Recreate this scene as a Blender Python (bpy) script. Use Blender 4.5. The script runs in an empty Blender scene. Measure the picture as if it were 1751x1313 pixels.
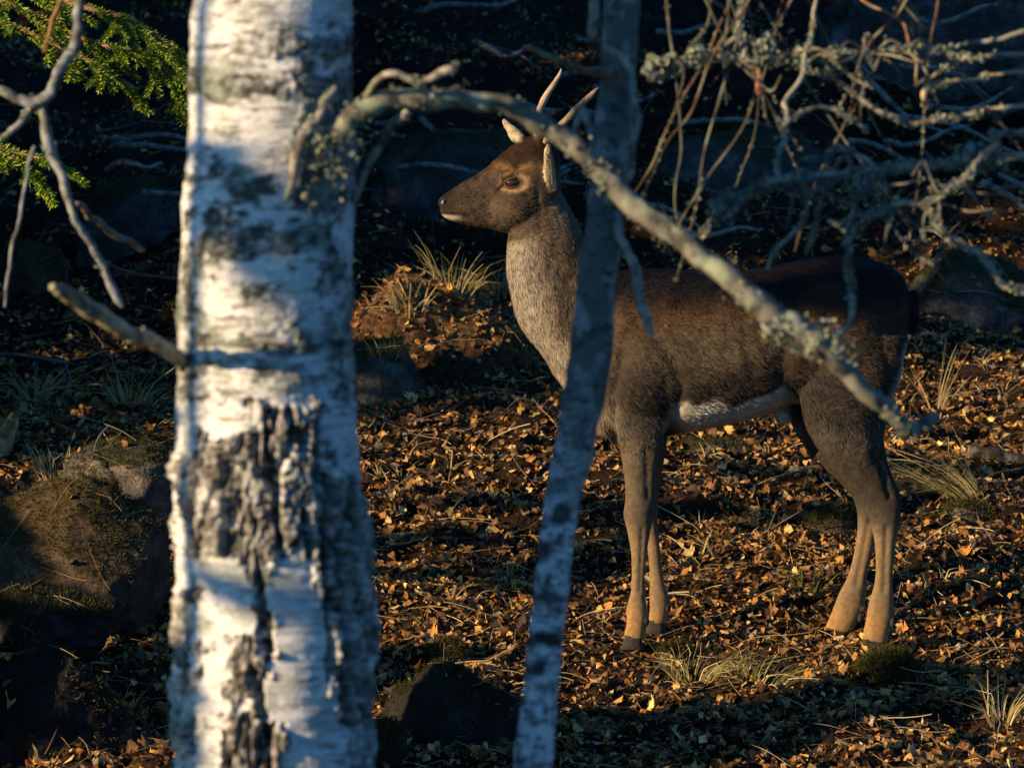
import bpy, bmesh, math, random
import numpy as np
from mathutils import Vector, Matrix
from mathutils.bvhtree import BVHTree

random.seed(7)
RNG = np.random.default_rng(7)
S = bpy.context.scene
COL = S.collection
R = math.radians

# ------------------------------------------------------------------ camera, sky, sun, exposure
PITCH = R(3.0)
FPX = 741.0 * 14.0                       # focal length in photo pixels (photo is 1751 wide)
CAM = np.array([0.0, -14.0, 0.0])
CAM[2] = (1100 - 656.5) / 741.0 + 14 * math.tan(PITCH)
cam_d = bpy.data.cameras.new('camera')
cam_d.sensor_width = 36.0
cam_d.sensor_fit = 'HORIZONTAL'
cam_d.lens = 36.0 * FPX / 1751.0
cam_d.clip_start = 0.1
cam_d.clip_end = 500
cam_d.dof.use_dof = True
cam_d.dof.focus_distance = 13.95
cam_d.dof.aperture_fstop = 11.5
cam = bpy.data.objects.new('camera', cam_d)
COL.objects.link(cam)
cam.location = CAM
cam.rotation_euler = (R(90) - PITCH, 0, 0)
S.camera = cam

SUN_AZ, SUN_EL = R(63), R(15)            # azimuth left of the direction straight behind the camera
SUN = np.array([-math.sin(SUN_AZ) * math.cos(SUN_EL), -math.cos(SUN_AZ) * math.cos(SUN_EL), math.sin(SUN_EL)])
w = bpy.data.worlds.new('World')
S.world = w
w.use_nodes = True
wn = w.node_tree
sky = wn.nodes.new('ShaderNodeTexSky')
sky.sky_type = 'NISHITA'
sky.sun_disc = False
sky.ozone_density = 3.0
sky.dust_density = 0.3
sky.sun_elevation = SUN_EL
sky.sun_rotation = math.atan2(SUN[0], SUN[1])
bg = wn.nodes['Background']
bg.inputs['Strength'].default_value = 0.072
tint = wn.nodes.new('ShaderNodeMix'); tint.data_type = 'RGBA'; tint.blend_type = 'MULTIPLY'
tint.inputs[0].default_value = 1.0; tint.inputs[7].default_value = (0.34, 0.82, 1.28, 1)      # clear cold winter sky
wn.links.new(sky.outputs[0], tint.inputs[6])
wn.links.new(tint.outputs[2], bg.inputs[0])
sl = bpy.data.lights.new('sun', 'SUN')
sl.energy = 5.0
sl.angle = R(0.5)
sl.color = (1.0, 0.73, 0.42)
so = bpy.data.objects.new('sun', sl)
COL.objects.link(so)
so.rotation_euler = Vector(SUN).to_track_quat('Z', 'Y').to_euler()
so.location = (-20, -12, 8)
S.view_settings.view_transform = 'Standard'
S.view_settings.look = 'None'
S.view_settings.gamma = 1.0
S.view_settings.exposure = 0.98
S.view_settings.use_curve_mapping = False
S.cycles.max_bounces = 6
S.cycles.diffuse_bounces = 3
S.cycles.use_denoising = True

# ------------------------------------------------------------------ helpers
FW = np.array([0, math.cos(PITCH), -math.sin(PITCH)])
UP = np.array([0, math.sin(PITCH), math.cos(PITCH)])

def at(u, v, y):
    """world point seen at photo pixel (u, v) on the vertical plane Y = y"""
    d = FW + np.array([1., 0, 0]) * (u - 875.5) / FPX + UP * (656.5 - v) / FPX
    return CAM + d * ((y - CAM[1]) / d[1])

def px(P):
    P = np.asarray(P, float)
    q = P - CAM
    dep = q @ FW
    return 875.5 + FPX * q[..., 0] / dep, 656.5 - FPX * (q @ UP) / dep

def ppm(y):
    return FPX / (y - CAM[1])

def smooth(a, b, x):
    t = np.clip((x - a) / (b - a), 0, 1)
    return t * t * (3 - 2 * t)

def _hash(ix, iy, iz, seed):
    h = (ix.astype(np.int64) * 374761393 + iy.astype(np.int64) * 668265263 + iz.astype(np.int64) * 2147483647 + seed * 974711) & 0xffffffff
    h = ((h ^ (h >> 13)) * 1274126177) & 0xffffffff
    h = ((h ^ (h >> 16)) * 2246822519) & 0xffffffff
    return h ^ (h >> 15)

def noise(P, seed=0):
    P = np.asarray(P, float)
    i = np.floor(P).astype(np.int64)
    f = P - i
    w_ = f * f * f * (f * (f * 6 - 15) + 10)
    out = 0
    for dx in (0, 1):
        wx = w_[:, 0] if dx else 1 - w_[:, 0]
        for dy in (0, 1):
            wy = w_[:, 1] if dy else 1 - w_[:, 1]
            for dz in (0, 1):
                wz = w_[:, 2] if dz else 1 - w_[:, 2]
                h = _hash(i[:, 0] + dx, i[:, 1] + dy, i[:, 2] + dz, seed)
                gx = (h & 1023) / 511.5 - 1
                gy = ((h >> 10) & 1023) / 511.5 - 1
                gz = ((h >> 20) & 1023) / 511.5 - 1
                out = out + wx * wy * wz * (gx * (f[:, 0] - dx) + gy * (f[:, 1] - dy) + gz * (f[:, 2] - dz))
    return out

def fbm(P, octs=4, seed=0, gain=0.5):
    P = np.asarray(P, float)
    a, s, o = 1.0, 1.0, 0
    for k in range(octs):
        o = o + a * noise(P * s + 17.3 * k, seed + k)
        a *= gain
        s *= 2.03
    return o

def mesh_arrays(name, verts, faces, col=None, smooth_=True):
    me = bpy.data.meshes.new(name)
    verts = np.ascontiguousarray(verts, np.float32)
    faces = np.ascontiguousarray(faces, np.int32)
    n = faces.shape[1]
    me.vertices.add(len(verts))
    me.vertices.foreach_set('co', verts.ravel())
    me.loops.add(faces.size)
    me.loops.foreach_set('vertex_index', faces.ravel())
    me.polygons.add(len(faces))
    me.polygons.foreach_set('loop_start', np.arange(0, faces.size, n, dtype=np.int32))
    me.polygons.foreach_set('loop_total', np.full(len(faces), n, np.int32))
    me.polygons.foreach_set('use_smooth', np.full(len(faces), smooth_, bool))
    me.update(calc_edges=True)
    if col is not None:
        add_col(me, col)
    return me

def add_col(me, col, name='Col'):
    col = np.asarray(col, np.float32)
    if col.ndim == 1:
        col = np.repeat(col[:, None], 3, 1)
    a = me.color_attributes.new(name, 'FLOAT_COLOR', 'POINT')
    c4 = np.ones((len(col), 4), np.float32)
    c4[:, :3] = col
    a.data.foreach_set('color', c4.ravel())

def link(name, me, mat=None, parent=None, label=None, cat=None, group=None, kind=None, loc=None):
    o = bpy.data.objects.new(name, me)
    COL.objects.link(o)
    if me is not None and mat is not None and not me.materials:
        me.materials.append(mat)
    if parent is not None:
        o.parent = parent
    if loc is not None:
        o.location = loc
    for k, v in (('label', label), ('category', cat), ('group', group), ('kind', kind)):
        if v:
            o[k] = v
    return o

def thing(name, label, cat, loc, group=None):
    o = link(name, None, label=label, cat=cat, group=group)
    o.location = loc
    o.empty_display_size = 0.1
    return o

def local(P, root):
    return np.asarray(P, float) - np.array(root.location)

def join(parts):
    """list of (verts, faces[, col]) -> arrays"""
    V, F, C, n = [], [], [], 0
    for p in parts:
        V.append(p[0]); F.append(np.asarray(p[1]) + n); n += len(p[0])
        if len(p) > 2:
            C.append(p[2])
    return np.concatenate(V), np.concatenate(F), (np.concatenate(C) if C else None)

def tube(pts, rad, sides=8, cap=True, rough=0.0, seed=0):
    """tapered tube through pts (quads)"""
    pts = np.asarray(pts, float); rad = np.asarray(rad, float)
    n = len(pts)
    T = np.gradient(pts, axis=0)
    T /= np.linalg.norm(T, axis=1)[:, None] + 1e-12
    ref = np.array([0.31, 0.77, 0.55]);
    A = np.cross(T, ref); A /= np.linalg.norm(A, axis=1)[:, None] + 1e-9
    B = np.cross(T, A)
    th = np.linspace(0, 2 * math.pi, sides, endpoint=False)
    ring = A[:, None, :] * np.cos(th)[None, :, None] + B[:, None, :] * np.sin(th)[None, :, None]
    r = np.repeat(rad[:, None], sides, 1)
    if rough:
        q = (pts[:, None, :] + ring * r[:, :, None]).reshape(-1, 3)
        r = r * (1 + rough * fbm(q / max(rad.mean() * 1.6, 1e-4), 3, seed).reshape(n, sides))
    V = (pts[:, None, :] + ring * r[:, :, None]).reshape(-1, 3)
    i = np.arange(n - 1)[:, None] * sides; j = np.arange(sides)[None, :]; k = (j + 1) % sides
    F = np.stack([i + j, i + k, i + sides + k, i + sides + j], -1).reshape(-1, 4)
    if cap:
        c0, c1 = len(V), len(V) + 1
        V = np.concatenate([V, pts[:1], pts[-1:]])
        jj = np.arange(0, sides, 2)
        a = np.stack([np.full_like(jj, c0), (jj + 2) % sides, (jj + 1) % sides, jj], -1)
        b = np.stack([np.full_like(jj, c1), (n - 1) * sides + jj, (n - 1) * sides + (jj + 1) % sides, (n - 1) * sides + (jj + 2) % sides], -1)
        F = np.concatenate([F, a, b])
    return V, F

def spline(pts, n, extra=None):
    """Catmull-Rom through rows of pts"""
    P = np.asarray(pts, float)
    Q = np.vstack([2 * P[0] - P[1], P, 2 * P[-1] - P[-2]])
    t = np.linspace(0, len(P) - 1 - 1e-6, n)
    i = t.astype(int); f = (t - i)[:, None]
    p0, p1, p2, p3 = Q[i], Q[i + 1], Q[i + 2], Q[i + 3]
    return 0.5 * (2 * p1 + (p2 - p0) * f + (2 * p0 - 5 * p1 + 4 * p2 - p3) * f ** 2 + (3 * p1 - p0 - 3 * p2 + p3) * f ** 3)

# ------------------------------------------------------------------ materials
def mat(name, rough=0.8, spec=0.25):
    m = bpy.data.materials.new(name)
    m.use_nodes = True
    b = m.node_tree.nodes['Principled BSDF']
    b.inputs['Roughness'].default_value = rough
    b.inputs['Specular IOR Level'].default_value = spec
    return m, m.node_tree, b

def N(nt, typ, **kw):
    n = nt.nodes.new(typ)
    for k, v in kw.items():
        if k in n.inputs:
            n.inputs[k].default_value = v
        else:
            setattr(n, k, v)
    return n

def ramp(nt, src, stops):
    r = nt.nodes.new('ShaderNodeValToRGB')
    e = r.color_ramp.elements
    while len(e) < len(stops):
        e.new(0.5)
    for el, (p, c) in zip(e, stops):
        el.position = p
        el.color = (*c, 1) if len(c) == 3 else c
    nt.links.new(src, r.inputs[0])
    return r.outputs[0]

def mixc(nt, fac, a, b, mode='MIX'):
    m = nt.nodes.new('ShaderNodeMix')
    m.data_type = 'RGBA'
    m.blend_type = mode
    for sock, val in ((m.inputs[0], fac), (m.inputs[6], a), (m.inputs[7], b)):
        if isinstance(val, bpy.types.NodeSocket):
            nt.links.new(val, sock)
        else:
            sock.default_value = val if not isinstance(val, tuple) else (*val, 1)
    return m.outputs[2]

def nz(nt, scale, detail=4, vec=None, rough=0.6, stretch=None):
    n = N(nt, 'ShaderNodeTexNoise')
    n.inputs['Scale'].default_value = scale
    n.inputs['Detail'].default_value = detail
    n.inputs['Roughness'].default_value = rough
    tc = nt.nodes.new('ShaderNodeTexCoord')
    src = tc.outputs['Object'] if vec is None else vec
    if stretch:
        mp = nt.nodes.new('ShaderNodeMapping')
        mp.inputs['Scale'].default_value = stretch
        nt.links.new(src, mp.inputs[0])
        src = mp.outputs[0]
    nt.links.new(src, n.inputs['Vector'])
    return n.outputs[0]

def bump(nt, b, h, strength=0.5, dist=0.01):
    n = nt.nodes.new('ShaderNodeBump')
    n.inputs['Strength'].default_value = strength
    n.inputs['Distance'].default_value = dist
    nt.links.new(h, n.inputs['Height'])
    nt.links.new(n.outputs[0], b.inputs['Normal'])

def attr(nt, name='Col'):
    n = nt.nodes.new('ShaderNodeAttribute')
    n.attribute_name = name
    return n.outputs[0]

def objrand(nt):
    n = nt.nodes.new('ShaderNodeObjectInfo')
    return n.outputs['Random']

def m_attr(name, rough=0.8, spec=0.2, nscale=None, namp=0.3, bumps=None, trans=0.0):
    m, nt, b = mat(name, rough, spec)
    c = attr(nt)
    if nscale:
        f = ramp(nt, nz(nt, nscale), [(0.3, (1 - namp,) * 3), (0.7, (1 + namp * 0.6,) * 3)])
        c = mixc(nt, 1.0, c, f, 'MULTIPLY')
    nt.links.new(c, b.inputs['Base Color'])
    if bumps:
        bump(nt, b, nz(nt, bumps[0], 5), bumps[1], bumps[2])
    if trans:
        b.inputs['Transmission Weight'].default_value = 0
        tr = nt.nodes.new('ShaderNodeBsdfTranslucent')
        nt.links.new(c, tr.inputs[0])
        ms = nt.nodes.new('ShaderNodeMixShader')
        ms.inputs[0].default_value = trans
        out = nt.nodes['Material Output']
        nt.links.new(b.outputs[0], ms.inputs[1])
        nt.links.new(tr.outputs[0], ms.inputs[2])
        nt.links.new(ms.outputs[0], out.inputs[0])
    return m

def make_soil():
    m, nt, b = mat('soil', 0.95, 0.1)
    n1 = nz(nt, 9, 8)
    c = ramp(nt, n1, [(0.3, (0.007, 0.005, 0.003)), (0.5, (0.017, 0.011, 0.006)), (0.72, (0.050, 0.029, 0.014))])
    c2 = ramp(nt, nz(nt, 60, 4), [(0.4, (0.55, 0.55, 0.55)), (0.75, (1.7, 1.5, 1.3))])
    earth = ramp(nt, nz(nt, 30, 6), [(0.3, (0.085, 0.045, 0.019)), (0.7, (0.24, 0.135, 0.060))])
    c = mixc(nt, attr(nt), c, earth)
    nt.links.new(mixc(nt, 1, c, c2, 'MULTIPLY'), b.inputs['Base Color'])
    bump(nt, b, nz(nt, 45, 8), 1.0, 0.02)
    return m

def make_rock(name, base, light, moss, mossamt, sc=1.0):
    m, nt, b = mat(name, 0.9, 0.15)
    n1 = nz(nt, 14 * sc, 8)
    c = ramp(nt, n1, [(0.3, tuple(0.45 * x for x in base)), (0.52, base), (0.75, light)])
    sp = ramp(nt, nz(nt, 120 * sc, 3), [(0.35, (0.6, 0.6, 0.6)), (0.7, (1.35, 1.3, 1.25))])
    c = mixc(nt, 1, c, sp, 'MULTIPLY')
    geo = nt.nodes.new('ShaderNodeNewGeometry')
    sx = nt.nodes.new('ShaderNodeSeparateXYZ')
    nt.links.new(geo.outputs['Normal'], sx.inputs[0])
    ad = N(nt, 'ShaderNodeMath', operation='MULTIPLY_ADD')
    nt.links.new(nz(nt, 7 * sc, 6), ad.inputs[0]); ad.inputs[1].default_value = 2.2
    nt.links.new(sx.outputs[2], ad.inputs[2])
    f = ramp(nt, ad.outputs[0], [(0.0, (0, 0, 0)), (1.0, (1, 1, 1))])
    mr = N(nt, 'ShaderNodeMapRange')
    mr.inputs[1].default_value = 2.1 - mossamt; mr.inputs[2].default_value = 2.45 - mossamt
    nt.links.new(ad.outputs[0], mr.inputs[0])
    mc = ramp(nt, nz(nt, 60 * sc, 4), [(0.3, tuple(0.4 * x for x in moss)), (0.7, tuple(1.4 * x for x in moss))])
    nt.links.new(mixc(nt, mr.outputs[0], c, mc), b.inputs['Base Color'])
    bump(nt, b, nz(nt, 38 * sc, 9), 0.9, 0.012)
    return m

SOIL = make_soil()
ROCK_DARK = make_rock('rock_dark', (0.018, 0.016, 0.014), (0.060, 0.055, 0.050), (0.012, 0.013, 0.004), 0.7)
ROCK_BROWN = make_rock('rock_brown', (0.075, 0.052, 0.033), (0.19, 0.14, 0.095), (0.058, 0.040, 0.016), 0.7)
ROCK_GREY = make_rock('rock_grey', (0.10, 0.085, 0.068), (0.26, 0.22, 0.18), (0.03, 0.03, 0.009), 0.5, 1.5)
ROCK_BANK = make_rock('rock_bank', (0.060, 0.060, 0.060), (0.17, 0.175, 0.18), (0.030, 0.034, 0.012), 0.6)
LEAF = m_attr('dry_leaf', 0.75, 0.2, 90, 0.6, (150, 0.3, 0.002), 0.12)
GRASS = m_attr('grass', 0.6, 0.25, None, 0, None, 0.2)
BARK = m_attr('bark', 0.85, 0.15, 230, 0.25, (190, 0.4, 0.003))
LICHEN = m_attr('lichen', 0.95, 0.05, 300, 0.35)
NEEDLE = m_attr('needle', 0.55, 0.3, None, 0, None, 0.15)

# ------------------------------------------------------------------ ground
GY = np.array([-60, -30, -14, -8, -4, -2, -1.0, 0.0, 1.5, 3.0, 4.2, 6.0, 8.5, 12])
GZ = np.array([-1.4, -0.9, -0.65, -0.72, -0.62, -0.42] + [at(875, v, y)[2] for v, y in
              ((1318, -1), (1100, 0), (800, 1.5), (580, 3.0), (440, 4.2), (240, 6.0), (-60, 8.5), (-520, 12))])
GY = np.append(GY, [20, 40, 80]); GZ = np.append(GZ, [GZ[-1] + 4.5, GZ[-1] + 12, GZ[-1] + 18])

def ground_z(x, y):
    x = np.asarray(x, float); y = np.asarray(y, float)
    sh = x.shape
    x = x.ravel(); y = y.ravel()
    z = np.interp(y, GY, GZ)
    # soften the break lines
    z = (z + np.interp(y - 0.35, GY, GZ) + np.interp(y + 0.35, GY, GZ)) / 3
    P = np.stack([x, y, 0 * x], 1)
    far = smooth(2.0, 5.0, y)
    z += fbm(P * 0.9, 3, 3) * (0.07 + 0.30 * far) + fbm(P * 4.5, 4, 9) * 0.050 + fbm(P * 18, 3, 21) * 0.018 + fbm(P * 9, 2, 33) * 0.030
    # level spot under the hooves
    fl = np.exp(-((x - 0.55) / 0.75) ** 2 - ((y - 0.0) / 0.28) ** 2)
    zt = np.interp(y, GY, GZ) + .002 + fbm(P * 18, 3, 21) * 0.008 + fbm(P * 9, 2, 33) * 0.006
    z = z * (1 - fl) + zt * fl
    # hummock with grass left of the deer's neck
    for (u, v, yy, rx, ry, h) in ((770, 560, 2.75, 0.26, 0.30, 0.20), (640, 570, 2.7, 0.12, 0.22, 0.08)):
        c = at(u, v, yy)
        z += h * np.exp(-(((x - c[0]) / rx) ** 2 + ((y - yy) / ry) ** 2) ** 1.6)
    return z.reshape(sh)

def axis(lo, hi, a, b, fine, coarse):
    mid = np.arange(a, b, fine)
    def grow(start, end, sgn):
        out, p, s = [], start, fine
        while sgn * (end - p) > 0:
            s = min(s * 1.25, coarse); p = p + sgn * s; out.append(p)
        return out
    return np.array(grow(a, lo, -1)[::-1] + list(mid) + grow(b, hi, 1))

gx = axis(-90, 90, -2.0, 2.0, 0.013, 8)
gy = axis(-60, 90, -1.8, 4.6, 0.016, 8)
X, Y = np.meshgrid(gx, gy)
Z = ground_z(X, Y)
GV = np.stack([X.ravel(), Y.ravel(), Z.ravel()], 1)
nx, ny = len(gx), len(gy)
ii = (np.arange(ny - 1)[:, None] * nx + np.arange(nx - 1)[None, :]).ravel()
GF = np.stack([ii, ii + 1, ii + nx + 1, ii + nx], 1)
hc_ = at(740, 560, 2.7)
earth_m = np.exp(-(((GV[:, 0] - hc_[0]) / .30) ** 2 + ((GV[:, 1] - 2.7) / .22) ** 2) ** 1.5) * .9
hc2 = at(230, 800, 1.4)
earth_m = np.maximum(earth_m, .6 * np.exp(-(((GV[:, 0] - hc2[0]) / .35) ** 2 + ((GV[:, 1] - 1.4) / .3) ** 2)))
g = link('ground', mesh_arrays('ground', GV, GF, earth_m), SOIL, kind='structure', label='dark leaf strewn soil of the forest slope')

# ------------------------------------------------------------------ rocks
def ico(sub):
    bm = bmesh.new()
    bmesh.ops.create_icosphere(bm, subdivisions=sub, radius=1)
    v = np.array([x.co[:] for x in bm.verts]); f = np.array([[q.index for q in p.verts] for p in bm.faces])
    bm.free()
    return v, f
ICO = {k: ico(k) for k in (1, 2, 3, 5, 6)}
ROCKS = []

def rock(name, label, u0, u1, v0, v1, y, mtl, depth=0.8, seed=1, sub=5, box=0.75, rough=1.0, cat='rock', sink=0.25, tilt=0):
    """boulder filling the photo box at depth y; sits in the ground"""
    c = at((u0 + u1) / 2, (v0 + v1) / 2, y)
    rx = (u1 - u0) / 2 / ppm(y); rz = (v1 - v0) / 2 / ppm(y)
    V, F = ICO[sub]
    V = V.copy()
    p = np.sign(V) * np.abs(V) ** box
    p /= np.maximum(np.linalg.norm(p, axis=1)[:, None], 1e-6) ** 0.6
    d = 1 + rough * (0.18 * fbm(V * 1.3, 3, seed) + 0.07 * fbm(V * 5, 4, seed + 5) + 0.025 * fbm(V * 18, 3, seed + 9))
    # facet planes give the stone broken faces
    rg = np.random.default_rng(seed)
    for k in range(7):
        nrm = rg.normal(size=3); nrm /= np.linalg.norm(nrm)
        h = rg.uniform(0.72, 0.92)
        over = np.maximum((p * d[:, None]) @ nrm - h, 0)
        p = p - nrm[None] * over[:, None] * 0.8 / d[:, None]
    p = p * d[:, None]
    zc = rz * sink
    q = p * np.array([rx, rx * depth, rz + zc])
    if tilt:
        ca, sa = math.cos(tilt), math.sin(tilt)
        q = np.stack([q[:, 0] * ca - q[:, 2] * sa, q[:, 1], q[:, 0] * sa + q[:, 2] * ca], 1)
    c = c - np.array([0, 0, zc])
    root_z = c[2] - rz
    loc = np.array([c[0], c[1], root_z])
    me = mesh_arrays(name, q + c - loc, F)
    o = link(name, me, mtl, label=label, cat=cat, loc=loc)
    ROCKS.append((q + c, F))
    return o

rock('boulder', 'unseen tall dark boulder added beyond the left edge to shade the foreground', -420 - 330, -420 + 180, 560, 1480, -1.75, ROCK_DARK, 0.9, 31)  # added out of view, its shadow darkens the foreground
rock('boulder', 'squat dark boulder beyond the left edge beside the ledge stone', -790, -290, 800, 1400, -0.95, ROCK_DARK, 0.9, 32)  # added out of view to keep the lower left rocks in shade
rock('boulder', 'large brown mossy boulder beside the thick birch trunk', -70, 300, 822, 1075, 0.15, ROCK_BROWN, 0.7, 11, 6, 0.95, 1.2)
rock('stone', 'sunlit tan flat stone behind the large mossy boulder', 100, 345, 752, 900, 0.95, ROCK_GREY, 0.8, 12)
rock('boulder', 'dark shaded boulder below the earth ledge at the foot of the slope', -60, 240, 1085, 1400, -0.75, ROCK_DARK, 0.8, 13, 6, 0.75, 1.7)
rock('stone', 'low dark ledge stone under the large mossy boulder', -40, 205, 1005, 1110, -0.25, ROCK_DARK, 0.6, 14)
rock('boulder', 'dark mossy boulder in front of the leaf litter between the two birches', 640, 915, 1140, 1420, -0.75, ROCK_DARK, 0.8, 15, 6, 0.95, 1.2)
rock('stone', 'small grey rounded stone touching the dark mossy boulder', 600, 705, 1222, 1370, -0.95, ROCK_DARK, 0.9, 16)
rock('boulder', 'dark rounded boulder below the grassy hummock', 560, 745, 578, 745, 2.3, ROCK_BANK, 0.7, 17)
rock('stone', 'grey mossy stone lying behind the deer under its belly', 1125, 1345, 745, 840, 1.75, ROCK_GREY, 0.6, 18)
rock('stone', 'small pale mossy stone among leaves behind the hind legs', 1608, 1705, 855, 930, 1.0, ROCK_GREY, 0.8, 19)
rock('stone', 'dull brown stone beside the thin birch among leaves', 835, 905, 1000, 1055, 0.45, ROCK_BROWN, 0.8, 20)
rock('stone', 'low dark mossy lump in the litter before the hind legs', 1385, 1465, 862, 930, 0.95, ROCK_BROWN, 0.8, 21)
rock('stone', 'pale angular stone lying in front of the dark mossy boulder rim', 735, 800, 1090, 1150, -0.15, ROCK_GREY, 0.8, 22)
rock('stone', 'small earthy stone by the front hooves with grass', 1130, 1180, 1100, 1140, -0.12, ROCK_BROWN, 0.8, 23)
rock('boulder', 'big dark mossy boulder on the bank behind the deer rump', 1540, 1790, 420, 690, 3.6, ROCK_BANK, 0.7, 24)
rock('boulder', 'dark bluish rock face at the top of the bank', 1390, 1840, -90, 190, 6.4, ROCK_BANK, 0.6, 25, 6, 0.6, 1.3)
rock('boulder', 'dim rounded boulder on the bank behind the deer head', 640, 930, 215, 430, 5.2, ROCK_BANK, 0.7, 26)
rock('boulder', 'dim boulder under the spruce on the left bank', 120, 330, 300, 470, 4.6, ROCK_BANK, 0.7, 27)
rock('boulder', 'dim broad boulder on the bank above the deer back', 1090, 1420, 190, 470, 5.0, ROCK_BANK, 0.6, 28)
rock('boulder', 'small sunlit boulder top at the left edge below the spruce', 0, 118, 405, 520, 3.6, ROCK_BROWN, 0.8, 29)

gb = BVHTree.FromPolygons([tuple(v) for v in GV], [tuple(f) for f in GF.tolist()])
rv, rf, _ = join(ROCKS)
rb = BVHTree.FromPolygons([tuple(v) for v in rv], [tuple(f) for f in rf.tolist()])

def drop(x, y):
    """surface height, normal and whether it is rock"""
    o = Vector((x, y, 30)); d = Vector((0, 0, -1))
    h = gb.ray_cast(o, d); r = rb.ray_cast(o, d)
    if r[0] is not None and (h[0] is None or r[0].z > h[0].z):
        return r[0], r[1], True
    if h[0] is None:
        return Vector((x, y, float(ground_z(np.array([x]), np.array([y]))[0]))), Vector((0, 0, 1)), False
    return h[0], h[1], False

# ------------------------------------------------------------------ the deer
def loft(secs, y, per=14, ring=26, power=2.2):
    """closed loft: each section = (u_a, v_a, u_b, v_b, half depth[, y shift]) outline points in the photo"""
    rows = []
    for s in secs:
        dy = s[5] if len(s) > 5 else 0.0
        a = at(s[0], s[1], y + dy); b = at(s[2], s[3], y + dy)
        rows.append(np.concatenate([a, b, [s[4]]]))
    q = spline(np.array(rows), per * (len(rows) - 1) + 1)
    th = np.linspace(0, 2 * math.pi, ring, endpoint=False)
    c, s_ = np.cos(th), np.sin(th)
    c = np.sign(c) * np.abs(c) ** (2 / power); s_ = np.sign(s_) * np.abs(s_) ** (2 / power)
    mid = (q[:, :3] + q[:, 3:6]) / 2; half = (q[:, :3] - q[:, 3:6]) / 2
    V = mid[:, None, :] + half[:, None, :] * c[None, :, None] + np.array([0, 1., 0])[None, None, :] * (np.maximum(q[:, 6], 0.004)[:, None] * s_[None, :])[:, :, None]
    n = len(q)
    V = V.reshape(-1, 3)
    i = np.arange(n - 1)[:, None] * ring; j = np.arange(ring)[None]; k = (j + 1) % ring
    F = np.stack([i + j, i + k, i + ring + k, i + ring + j], -1).reshape(-1, 4)
    V = np.concatenate([V, mid[:1], mid[-1:]])
    c0, c1 = len(V) - 2, len(V) - 1
    jj = np.arange(0, ring, 2)
    a = np.stack([np.full_like(jj, c0), (jj + 2) % ring, jj + 1, jj], -1)
    b = np.stack([np.full_like(jj, c1), (n - 1) * ring + jj, (n - 1) * ring + jj + 1, (n - 1) * ring + (jj + 2) % ring], -1)
    return V, np.concatenate([F, a, b]), mid

def blob(u, v, y, ru, rv, ry, rot=0.0):
    V, F = ICO[3]
    sc = ppm(y)
    p = V * np.array([ru / sc, ry, rv / sc])
    ca, sa = math.cos(rot), math.sin(rot)
    p = np.stack([p[:, 0] * ca - p[:, 2] * sa, p[:, 1], p[:, 0] * sa + p[:, 2] * ca], 1)
    return p + at(u, v, y), np.concatenate([F, F[:, 2:3]], 1)

TORSO = [(985, 570, 992, 690, .055), (1012, 500, 1028, 722, .095), (1060, 470, 1064, 745, .122), (1120, 460, 1130, 746, .138),
         (1200, 462, 1205, 733, .150), (1280, 460, 1285, 716, .155), (1350, 448, 1350, 698, .150), (1420, 438, 1420, 700, .142),
         (1490, 444, 1480, 715, .122), (1538, 468, 1518, 690, .088), (1556, 505, 1542, 625, .045)]
NECK = [(885, 378, 938, 285, .045), (868, 410, 980, 365, .052), (869, 478, 1010, 425, .062), (889, 555, 1042, 460, .076),
        (934, 617, 1090, 462, .092), (976, 684, 1135, 470, .105)]
HEAD = [(752, 344, 753, 362, .013), (759, 333, 760, 372, .024), (777, 320, 778, 381, .030), (806, 303, 808, 389, .034),
        (835, 285, 836, 393, .039), (862, 259, 863, 398, .050), (888, 239, 890, 401, .057), (915, 232, 920, 397, .058),
        (942, 240, 946, 378, .048), (957, 268, 960, 345, .030)]
FN, FFAR, RN, RFAR = -0.078, 0.075, -0.085, 0.080
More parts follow.
